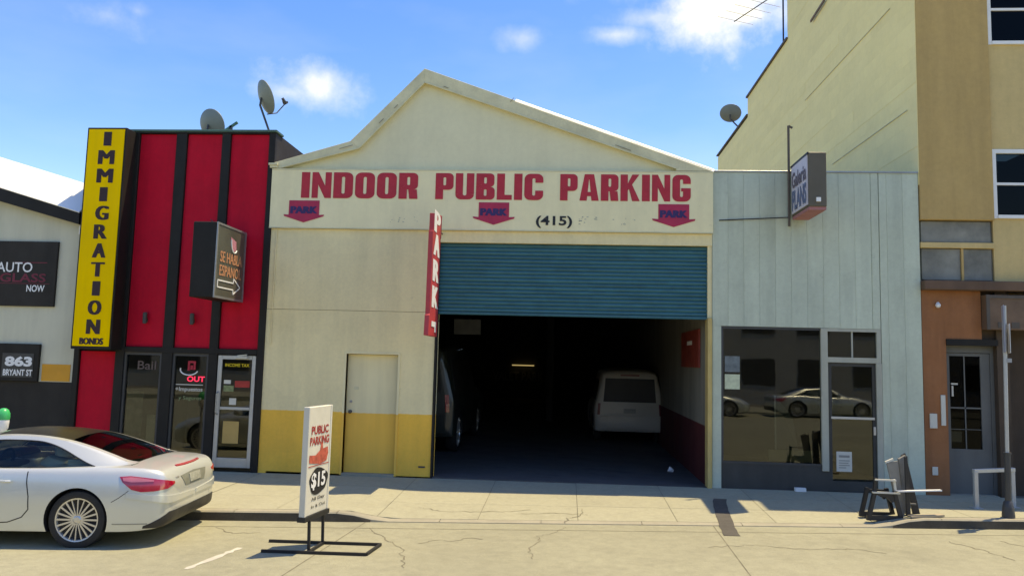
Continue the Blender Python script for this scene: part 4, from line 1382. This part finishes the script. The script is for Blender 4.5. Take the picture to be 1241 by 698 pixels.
    obj('roof_arch', ra, mSILV, t, smooth=True)

    def roofpart(name, u0, u1, m_):
        uh = list(np.linspace(u0, u1, 20))
        return obj(name, MB().grid([[rpt(u, q, 1) for q in np.linspace(.12, 1, 8)] + [rpt(u, q, -1) for q in np.linspace(1, .12, 8)] for u in uh]), m_, t, smooth=True)
    roofpart('roof_panel', .32, 1.26, mat('dark_glass_roof', (.022, .020, .015), .3, .05, spec=.25))
    roofpart('rear_window', -.50, .32, mGLASSD)
    roofpart('windscreen', 1.36, 2.1, mGLASSC)
    tree = tree0
    # tail lamps
    for s in (1, -1):
        tp = [(-.50, s * .94, .838), (-.62, s * .92, .846), (-.75, s * .90, .832), (-.86, s * .84, .812), (-.95, s * .72, .785), (-.99, s * .60, .758)]
        bt = [(-.53, s * .94, .775), (-.62, s * .92, .695), (-.72, s * .90, .668), (-.84, s * .84, .672), (-.95, s * .72, .690), (-.99, s * .60, .735)]
        lm = patch('tail_lamp', mLAMP, t, tree, tp, bt, 1.0, (.62, -s * .78, 0), .010)
        tp2 = [(-.53, s * .94, .830), (-.62, s * .92, .836), (-.75, s * .90, .822), (-.84, s * .84, .800)]
        bt2 = [(-.54, s * .94, .795), (-.62, s * .92, .780), (-.75, s * .90, .782), (-.84, s * .84, .785)]
        patch('reflector', mLAMPW, lm, tree, tp2, bt2, 1.0, (.62, -s * .78, 0), .016)
    # number plate recess, bumper parts, brake light, badges
    pl = patch('plate_recess', mat('plate_recess_grey', (.20, .21, .17), .3, .2, 6), t, tree, [(-1.1, y, .812 - .02 * abs(y) / .4) for y in np.linspace(.40, -.40, 9)], [(-1.1, y, .665) for y in np.linspace(.30, -.30, 9)], .5, (1, 0, 0), .006)
    patch('number_plate', mat('plate_dim', (.32, .33, .27), .4, .3, 25), pl, tree, [(-1.1, y, .785) for y in np.linspace(.17, -.17, 5)], [(-1.1, y, .685) for y in np.linspace(.17, -.17, 5)], .5, (1, 0, 0), .014)
    patch('brake_lamp', mLAMP, t, tree, [(-.895 + .02 * (y / .36) ** 2, y, 1.2) for y in np.linspace(.36, -.36, 11)], [(-.917 + .02 * (y / .36) ** 2, y, 1.2) for y in np.linspace(.36, -.36, 11)], .2, (0, 0, -1), .010, 2)
    patch('trunk_badge', mRIM, t, tree, [(-1.1, y, .80) for y in (.54, .50, .45)], [(-1.1, y, .783) for y in (.54, .50, .45)], .5, (1, 0, 0), .006, 1)
    df = [(-.70, .94), (-.80, .90), (-.92, .83), (-1.0, .72), (-1.05, .45), (-1.06, 0), (-1.05, -.45), (-1.0, -.72), (-.92, -.83), (-.80, -.90), (-.70, -.94)]
    for k, (a, b) in enumerate(((0, 5), (5, 10))):
        s = 1 if k == 0 else -1
        dfl = [(-.78, s * .88), (-.88, s * .80), (-.95, s * .68), (-1.0, s * .5), (-1.02, s * .25), (-1.02, 0)]
        patch('diffuser', mPLAST, t, tree, [(u, v, .275 + .14 * min(1, i / 2)) for i, (u, v) in enumerate(dfl)], [(u, v, .245) for u, v in dfl], .6, (.85, -s * .45, .0), .008)
    for s in (1, -1):
        pth = [(-.56, s * .93), (-.70, s * .90), (-.82, s * .86), (-.90, s * .80), (-.95, s * .70), (-.985, s * .55), (-.995, s * .3), (-.995, 0)]
        patch('bumper_ledge', mSILV, t, tree, [(u, v, .655 - .012 * i) for i, (u, v) in enumerate(pth)], [(u, v, .60 - .02 * min(i, 4)) for i, (u, v) in enumerate(pth)], .8, (.70, -s * .70, 0), .004 + .016)
    def line(name, pts, look, w_=.010, m=mPLAST, off=.002):
        tp_, bt_ = [], []
        look = Vector(look).normalized()
        pts = resamp(pts, 5)
        for i, q in enumerate(pts):
            a, b = Vector(pts[max(0, i - 1)]), Vector(pts[min(len(pts) - 1, i + 1)])
            d = (b - a).normalized()
            nn = d.cross(look).normalized() * w_ / 2
            tp_.append(Vector(q) + nn)
            bt_.append(Vector(q) - nn)
        return patch(name, m, t, tree, tp_, bt_, .6, look, off, 1)
    for s in (1, -1):
        line('door_gap', [(.62, s * .95, .90), (.60, s * .95, .75), (.56, s * .95, .60), (.55, s * .95, .45), (.62, s * .95, .36), (.78, s * .95, .30), (1.0, s * .95, .285), (1.6, s * .95, .28), (1.72, s * .95, .40), (1.75, s * .95, .85)], (0, -s, 0), .012)
        line('bumper_gap', [(-.58, s * .95, .68), (-.48, s * .95, .60), (-.40, s * .95, .55)], (0, -s, 0), .007)
        line('sill_crease', [(x, s * .95, .30) for x in np.linspace(-.42, -.80, 6)], (0, -s, 0), .014, mat('silver_shadow_strip', (.30, .31, .28), .3, .02, metal=.4))
        hd = MB().tube([(.78, s * .928, .765), (.81, s * .965, .77), (.98, s * .965, .775), (1.01, s * .928, .775)], .014, 8)
        obj('door_handle', hd, mSILV, t, smooth=True)
        mr = MB().lathe([(0, -.11), (.06, -.09), (.085, 0), (.07, .08), (0, .10)], (1.62, s * 1.0, .98), (0, 1, 0), 14)
        obj('wing_mirror', mr, mSILV, t, smooth=True)
    line('trunk_gap', [(-.50, y, 1.2) for y in np.linspace(-.70, .70, 9)], (0, 0, -1), .008)
    # cabin
    for y in (.36, -.36):
        seat = MB().lathe([(0, 0), (.20, .02), (.235, .2), (.22, .42), (.16, .50), (0, .52)], (.62, y, .48), (-.25, 0, 1), 18)
        st_ = obj('seat', seat, mSEAT, t, smooth=True)
        obj('head_rest', MB().lathe([(0, 0), (.10, .02), (.12, .09), (.10, .16), (0, .18)], (.50, y, .98), (-.2, 0, 1), 14), mSEAT, st_, smooth=True)
    obj('rear_shelf', MB().box(-.40, .30, -.62, .62, .93, .985), mSEAT, t)
    ring_ = [Vector((1.22, .37, .90)) + .175 * (math.cos(a) * Vector((0, 1, 0)) + math.sin(a) * Vector((-.35, 0, .94))) for a in [2 * math.pi * k / 20 for k in range(21)]]
    sw_ = obj('steering_wheel', MB().tube(ring_, .018, 8, False), mPLAST, t, smooth=True)
    obj('dashboard', MB().lathe([(0, -.68), (.13, -.68), (.16, -.3), (.16, .3), (.13, .68), (0, .68)], (1.50, 0, .86), (0, 1, 0), 16), mPLAST, t, smooth=True)
    obj('cabin_floor', MB().box(-.3, 1.9, -.70, .70, .86, .90), mPLAST, t)
    return t


car = silver_car()


def van(name, label, loc, paint, sc=1.0, rz=0.0, dark=False):
    """rear faces -Y; local u runs to the front (+Y)"""
    t = thing(name, label, 'van', loc, rz=rz + math.pi / 2)
    st = [(-.02, .80, .42, .75, .66, 1.55, 1.60), (0.0, .88, .34, .78, .69, 1.64, 1.69), (.06, .925, .30, .80, .72, 1.70, 1.76), (.25, .94, .28, .82, .74, 1.735, 1.80), (1.5, .95, .25, .82, .75, 1.745, 1.815), (2.9, .95, .25, .82, .74, 1.72, 1.785), (3.3, .94, .25, .8, .73, 1.58, 1.64), (3.9, .92, .26, .7, .80, 1.08, 1.12), (4.6, .84, .28, .6, .66, .92, .95), (4.75, .6, .36, .55, .5, .75, .77)]

    def prof(hw, wb, wm, hs, ws, wc):
        return catm([(0, wb), (hw * .6, wb), (hw - .05, wb + .01), (hw - .012, wb + .09), (hw, wm), (hw - .03, wm + .18), (hw - .05 - (hw - hs) * .35, wm + .18 + (ws - wm - .18) * .5), (hs + .02, ws - .08), (hs - .03, ws - .01), (hs * .6, wc - .01), (0, wc)], 3)
    us = [-.02, -.01, 0, .03, .06, .12, .25] + list(np.arange(.5, 4.6, .2)) + [4.6, 4.7, 4.75]
    b = obj('body', loft_body(st, prof, us), paint, t, smooth=True)
    tree = bvh(b)
    for u in (.75, 3.75):
        for s in (1, -1):
            cut(b, MB().lathe([(0, -.02), (.37, -.02), (.37, .3), (0, .3)], (u, s * .7, .33), (0, s, 0), 32), mPLAST)
            make_wheel(t, u, s, .93, .33, 7)
    ys = np.linspace(.70, -.70, 9)
    rw = patch('rear_window', mPLAST, t, tree, [(-.1, y * .93, 1.60) for y in ys], [(-.1, y, 1.02) for y in ys], .5, (1, 0, 0), .006)
    patch('rear_bumper', paint, t, tree, [(-.1, y * 1.12, .66) for y in ys], [(-.1, y * 1.12, .36) for y in ys], .5, (1, 0, 0), .045)
    patch('plate', mat('van_plate', (.34, .33, .29), .5, .2, 20), t, tree, [(-.1, y, .86) for y in (.16, 0, -.16)], [(-.1, y, .75) for y in (.16, 0, -.16)], .5, (1, 0, 0), .008, 1)
    for s in (1, -1):
        patch('tail_lamp', mLAMP if dark else mat('van_lamp', (.22, .05, .04), .3, .1), t, tree, [(-.1, s * .84, .98), (-.1, s * .77, .98)], [(-.1, s * .86, .70), (-.1, s * .79, .70)], .5, (1, 0, 0), .010, 2)
        patch('side_window', mPLAST, t, tree, [(u, s, 1.55) for u in np.linspace(.4, 3.1, 8)], [(u, s, 1.05) for u in np.linspace(.3, 3.5, 8)], .5, (0, -s, 0), .004)
    obj('high_brake_lamp', MB().box(-.03, .03, -.25, .25, 1.66, 1.70), mat('van_lamp', (0, 0, 0)), t)
    obj('rear_wiper', MB().tube([(-.03, 0, 1.03), (-.02, .35, 1.10)], .010, 5), mPLAST, t)
    if sc != 1:
        t.scale = (sc, sc, sc * 1.08)
    return t


van('parked_van', 'white minivan parked deep inside the dark garage', (1.68, 6.8, .012), mat('dusty_van_paint', (0.55, 0.52, 0.45), 0.45, 0.05, 1, coat=0.3, dirt=0.15), 0.99)
van('cargo_van', 'dark van with red tail lamp behind the left garage post', (-3.62, 3.0, .012), mVAND, 1.25, 0, True)
o = tag(obj('floor_litter', MB().add([(2.02, 1.75, .02), (2.13, 1.72, .02), (2.15, 1.80, .05), (2.10, 1.86, .10), (2.04, 1.84, .04)], [(0, 1, 2, 3, 4)]).add([(2.02, 1.75, .03), (2.07, 1.80, .12), (2.12, 1.76, .06)], [(0, 1, 2)]), mWHITE), 'crumpled white paper on the garage floor', 'paper')

# ------------------------------------------------------------------ street furniture
SS = thing('curb_sign', 'white sidewalk parking sign on black wire base standing in the gutter', 'sign', (-2.9, -4.68, zroad(-2.9, -4.68)))
gz = zroad(-2.9, -4.68)
bs = MB()
cor = [(-3.47, -4.93), (-2.24, -4.93), (-2.20, -4.42), (-3.58, -4.42)]
for i in (0, 1, 2):
    a, b = cor[i], cor[(i + 1) % 4]
    bs.bar((a[0], a[1], zroad(*a) + .02), (b[0], b[1], zroad(*b) + .02), .03, .03)
bs.bar((-2.92, -4.93, gz + .022), (-2.90, -4.42, gz + .022), .03, .03)
obj('base', bs, mINK, SS)
for (x, y) in ((-2.93, -4.88), (-2.90, -4.47)):
    obj('post', MB().bar((x, y, gz + .03), (x - .01, y, .225), .03, .03), mINK, SS)
pd = Vector((.085, .60, 0)).normalized()
pn = Vector((pd.y, -pd.x, 0))
c0 = Vector((-2.955, -4.685, 0))


def bp_(s, z, off=0.0):
    q = c0 + pd * s + pn * off
    return (q.x, q.y, z)


Zb, Zt = .27, 1.52
hwb = .285
pb = MB()
vs = [bp_(s, z, o_) for s, z in ((-hwb, Zb), (hwb, Zb), (hwb, Zt), (-hwb, Zt)) for o_ in (-.03, .03)]
pb.add(vs, [(0, 2, 4, 6), (1, 7, 5, 3), (0, 1, 3, 2), (2, 3, 5, 4), (4, 5, 7, 6), (6, 7, 1, 0)])
bd = obj('panel', pb, mat('grimy_white_panel', (.66, .63, .51), .6, .08, 4, dirt=.12), SS, bevel=.006)
fr_ = MB()
for s0, s1, z0, z1 in ((-hwb - .02, -hwb + .02, Zb, Zt), (hwb - .02, hwb + .02, Zb, Zt)):
    fr_.add([bp_(s, z, o_) for s, z in ((s0, z0), (s1, z0), (s1, z1), (s0, z1)) for o_ in (-.036, .036)], [(0, 2, 4, 6), (1, 7, 5, 3), (0, 1, 3, 2), (2, 3, 5, 4), (4, 5, 7, 6), (6, 7, 1, 0)])
obj('panel_edge', fr_, mPAPER, SS, bevel=.004)
ch_ = MB()
ch_.add([bp_(s, z, o_) for s, z in ((-hwb - .03, Zb - .055), (hwb + .03, Zb - .055), (hwb + .03, Zb - .001), (-hwb - .03, Zb - .001)) for o_ in (-.05, .05)], [(0, 2, 4, 6), (1, 7, 5, 3), (0, 1, 3, 2), (2, 3, 5, 4), (4, 5, 7, 6), (6, 7, 1, 0)])
obj('bottom_rail', ch_, mINK, SS)


def ptext(s, m, z, w, h, b=.03, shift=0.0):
    return text('lettering', s, m, bd, bp_(shift, z, .031), pd, (0, 0, 1), w, h, b, .003)


mSR = mat('placard_red', (.40, .04, .03), .6, .2, 12)
ptext('PUBLIC', mSR, 1.245, .44, .10)
ptext('PARKING', mSR, 1.12, .49, .10)
hand = [(-.27, .83), (-.10, .82), (.02, .86), (.05, .93), (.09, .93), (.10, .87), (.24, .88), (.26, .82), (.22, .75), (.05, .73), (-.08, .74), (-.27, .76)]
obj('hand_drawing', MB().add([bp_(a * .92, b * 1.25 - .075, .034) for a, b in hand], [tuple(range(len(hand)))]), mat('hand_red', (.50, .10, .06), .6, .4, 14), bd, fix=False)
obj('divider', MB().add([bp_(a, b, .034) for a, b in ((-.27, .825), (.27, .825), (.27, .835), (-.27, .835))], [(0, 1, 2, 3)]), mSR, bd, fix=False)
blob = [(.02 + .235 * math.cos(a) * (1 + .06 * math.sin(5 * a)), .645 + .155 * math.sin(a) * (1 + .08 * math.cos(3 * a))) for a in [2 * math.pi * k / 28 for k in range(28)]]
obj('black_blob', MB().add([bp_(a, b, .034) for a, b in blob], [tuple(range(28))]), mINK, bd, fix=False)
ptext('$15', mWTXT, .65, .36, .20, .03).location = (0, 0, 0)
for c in bd.children:
    if c.name.startswith('lettering') and c.data.materials[0] == mWTXT:
        c.location = (pn.x * .006, pn.y * .006, 0)
ptext('All Day', mINK, .44, .34, .05, .01, .02)
ptext('In & Out', mINK, .36, .36, .035, .0, .04)

# parking meter with green cap
PM = thing('parking_meter', 'parking meter with bright green cap behind the silver car', 'parking meter', (-8.21, -3.02, zside(-8.21, -3.02)))
z0 = zside(-8.21, -3.02)
obj('post', MB().tube([(-8.21, -3.02, z0), (-8.21, -3.02, .92)], .03, 10), mGALV, PM, smooth=True)
obj('housing', MB().lathe([(0, .90), (.05, .90), (.075, .95), (.082, 1.05), (.08, 1.10), (0, 1.10)], (-8.21, -3.02, 0), (0, 0, 1), 18), mWHITE, PM, smooth=True)
obj('cap', MB().lathe([(.084, 1.07), (.088, 1.10), (.085, 1.16), (.065, 1.21), (.03, 1.235), (0, 1.24)], (-8.21, -3.02, 0), (0, 0, 1), 18), mGREEN, PM, smooth=True)

# sign pole at right
px_, py_ = 6.42, -1.95
zp = zside(px_, py_)
SP = thing('sign_pole', 'slender street sign pole with dark sleeve and edge-on parking signs', 'sign pole', (px_, py_, zp))
obj('pole', MB().tube([(px_, py_, zp), (px_ + .045, py_, 3.12)], .027, 10), mGALV, SP, smooth=True)
obj('sleeve', MB().tube([(px_, py_, zp), (px_ + .015, py_, .96)], .042, 10).tube([(px_ + .015, py_, .95), (px_ + .015, py_, .975)], .052, 10), mDGREY, SP, smooth=True)
obj('base', MB().lathe([(0, 0), (.085, 0), (.085, .04), (.075, .14), (.06, .22), (.042, .24)], (px_, py_, zp), (0, 0, 1), 14), mDGREY, SP, smooth=True)
vd = Vector((.40, .92, 0)).normalized()
vn = Vector((vd.y, -vd.x, 0))


def plate(name, m, par, c, w_, z0, z1, th):
    c = Vector(c)
    vs_ = [(c + vd * a + vn * b + Vector((0, 0, z))) for z in (z0, z1) for a, b in ((-w_, -th), (w_, -th), (w_, th), (-w_, th))]
    return obj(name, MB().add(vs_, [(0, 3, 2, 1), (4, 5, 6, 7), (0, 1, 5, 4), (1, 2, 6, 5), (2, 3, 7, 6), (3, 0, 4, 7)]), m, par)


s2 = plate('sign_plate', mat('steel_back', (.34, .37, .44), .4, .1, metal=.3), SP, (px_ + .01, py_ - .02, 0), .15, 2.42, 3.12, .004)
s1 = plate('sign_plate', mWHITE, SP, (px_ + .10, py_, 0), .13, 2.42, 2.85, .003)
plate('sign_face', mat('sign_green_print', (.10, .22, .30), .5, .5, 25), s1, (px_ + .1045, py_ - .0025, 0), .11, 2.46, 2.81, .001)
box('clamp', mGREYM, SP, px_ + .04, px_ + .11, py_ - .03, py_ + .03, 2.28, 2.34)

# low tube rack by the door
BR = thing('bike_rack', 'grey square tube rack on the sidewalk beside the sign pole', 'bike rack', (6.4, -1.2, zside(6.4, -1.2)))
zr = zside(6.36, -1.2)
obj('hoop', MB().bar((6.36, -1.2, zr), (6.36, -1.2, .60), .06, .06).bar((6.33, -1.2, .60), (7.05, -1.0, .62), .06, .06).bar((7.02, -1.0, zr), (7.02, -1.0, .60), .06, .06), mGALV, BR, bevel=.006)
obj('foot', MB().box(6.29, 6.43, -1.27, -1.13, zr, zr + .012), mGALV, BR)
obj('foot', MB().box(6.95, 7.09, -1.07, -.93, zr, zr + .012), mGALV, BR)

# collapsed folding barricade and low black stool on the drive edge
ST = thing('plastic_stool', 'low black trapezoid stool with open sides near the blue shop', 'stool', (4.62, -1.95, zside(4.62, -1.95)))
zq = zside(4.6, -1.95)
for y in (-2.08, -1.80):
    outl = [(4.37, zq), (4.87, zq), (4.87, zq + .04), (4.80, zq + .09), (4.73, zq + .30), (4.66, zq + .345), (4.57, zq + .34), (4.51, zq + .30), (4.45, zq + .09), (4.42, zq + .08)]
    fr2 = MB()
    for a, b, w2_ in (((4.40, zq), (4.50, zq + .42), .06), ((4.87, zq), (4.77, zq + .42), .06), ((4.38, zq + .035), (4.88, zq + .035), .07)):
        fr2.bar((a[0], y, a[1]), (b[0], y, b[1]), .05, w2_)
    fr2.prism([(4.47, zq + .36), (4.53, zq + .36), (4.58, zq + .335), (4.66, zq + .335), (4.73, zq + .26), (4.80, zq + .30), (4.79, zq + .40), (4.47, zq + .40)], y - .02, y + .02)
    obj('side_frame', fr2, mPLAST, ST)
obj('rung', MB().bar((4.46, -2.10, zq + .40), (4.84, -2.10, zq + .40), .05, .022), mPAPER, ST)
obj('rung', MB().bar((4.50, -2.10, zq + .58), (4.80, -2.08, zq + .575), .03, .022), mPAPER, ST)
obj('upright', MB().bar((4.50, -2.06, zq + .40), (4.52, -2.06, zq + .60), .04, .05), mPLAST, ST)
obj('upright', MB().bar((4.80, -2.06, zq + .40), (4.78, -2.06, zq + .59), .03, .03), mPAPER, ST)
FB2 = thing('folding_barricade', 'grey folding barricade boards leaning together beside the black stool', 'barricade', (4.98, -1.95, zside(5, -1.95)))
zq = zside(5.0, -1.95)
mGB = mat('weathered_grey_board', (.20, .195, .17), .8, .3, 3, .002, streak=.3)


def board(name, m, pts, y0, y1):
    return obj(name, MB().prism(pts, y0, y1), m, FB2, bevel=.003)


board('board', mGB, [(4.86, zq), (4.94, zq), (4.86, zq + .78), (4.70, zq + .745)], -2.02, -1.99)
board('board', mGB, [(4.95, zq + .02), (5.05, zq), (5.00, zq + .86), (4.90, zq + .80)], -1.96, -1.90)
board('leg', mPLAST, [(5.12, zq), (5.22, zq), (5.03, zq + .88), (4.97, zq + .84)], -1.88, -1.84)
board('leg', mPLAST, [(4.95, zq), (5.01, zq), (4.98, zq + .86), (4.94, zq + .84)], -2.06, -2.03)
obj('handle', MB().bar((4.69, -2.0, zq + .75), (4.80, -2.0, zq + .80), .03, .03), mPAPER, FB2)
obj('rail', MB().bar((4.80, -2.12, zq + .36), (5.44, -2.05, zq + .385), .06, .018), mWHITE, FB2)
obj('rung', MB().bar((5.0, -1.92, zq + .16), (5.14, -1.92, zq + .155), .03, .02), mGB, FB2)
o = tag(obj('loose_plank', MB().bar((4.95, -2.15, zside(4.95, -2.15) + .02), (5.45, -2.05, zside(5.45, -2.05) + .025), .10, .025), mat('bare_plank', (.36, .30, .20), .8, .2, 4)), 'short bare plank lying at the foot of the grey barricade', 'plank')

# ------------------------------------------------------------------ street across, seen in the window panes
OB = thing('opposite_building', 'long pale concrete building across the street, mirrored in shop windows', 'building', (0, -44, 0))
box('wall', mOPP, OB, -60, 60, -60, -44, -.7, 9)
for z0 in (0.8, 4.6):
    for k in range(24):
        x0 = -47 + k * 4
        box('window', mBULK, OB, x0, x0 + 2.4, -44.02, -43.95, z0, z0 + 1.9)
def copy_tree(o_, parent_=None):
    c_ = o_.copy()
    COL.objects.link(c_)
    c_.parent = parent_
    for ch in list(o_.children):
        copy_tree(ch, c_)
    return c_


for (x_, y_, lb) in ((4.2, -19.6, 'silver car across the street, mirrored in the wide shop window'), (9.6, -19.7, 'silver car across the street, mirrored in the shop door pane'), (-2.4, -19.6, 'silver car across the street, mirrored in the office windows')):
    k_ = copy_tree(car)
    k_.location = (x_, y_, zroad(x_, y_))
    k_.rotation_euler = (0, 0, 0)
    k_['label'] = lb
    k_['group'] = 'cars parked across the street'
van('street_van', 'white van across the street, mirrored in the shop glass', (-9.0, -20.4, zroad(0, -20.5)), mVANW, 1.06, R(90))
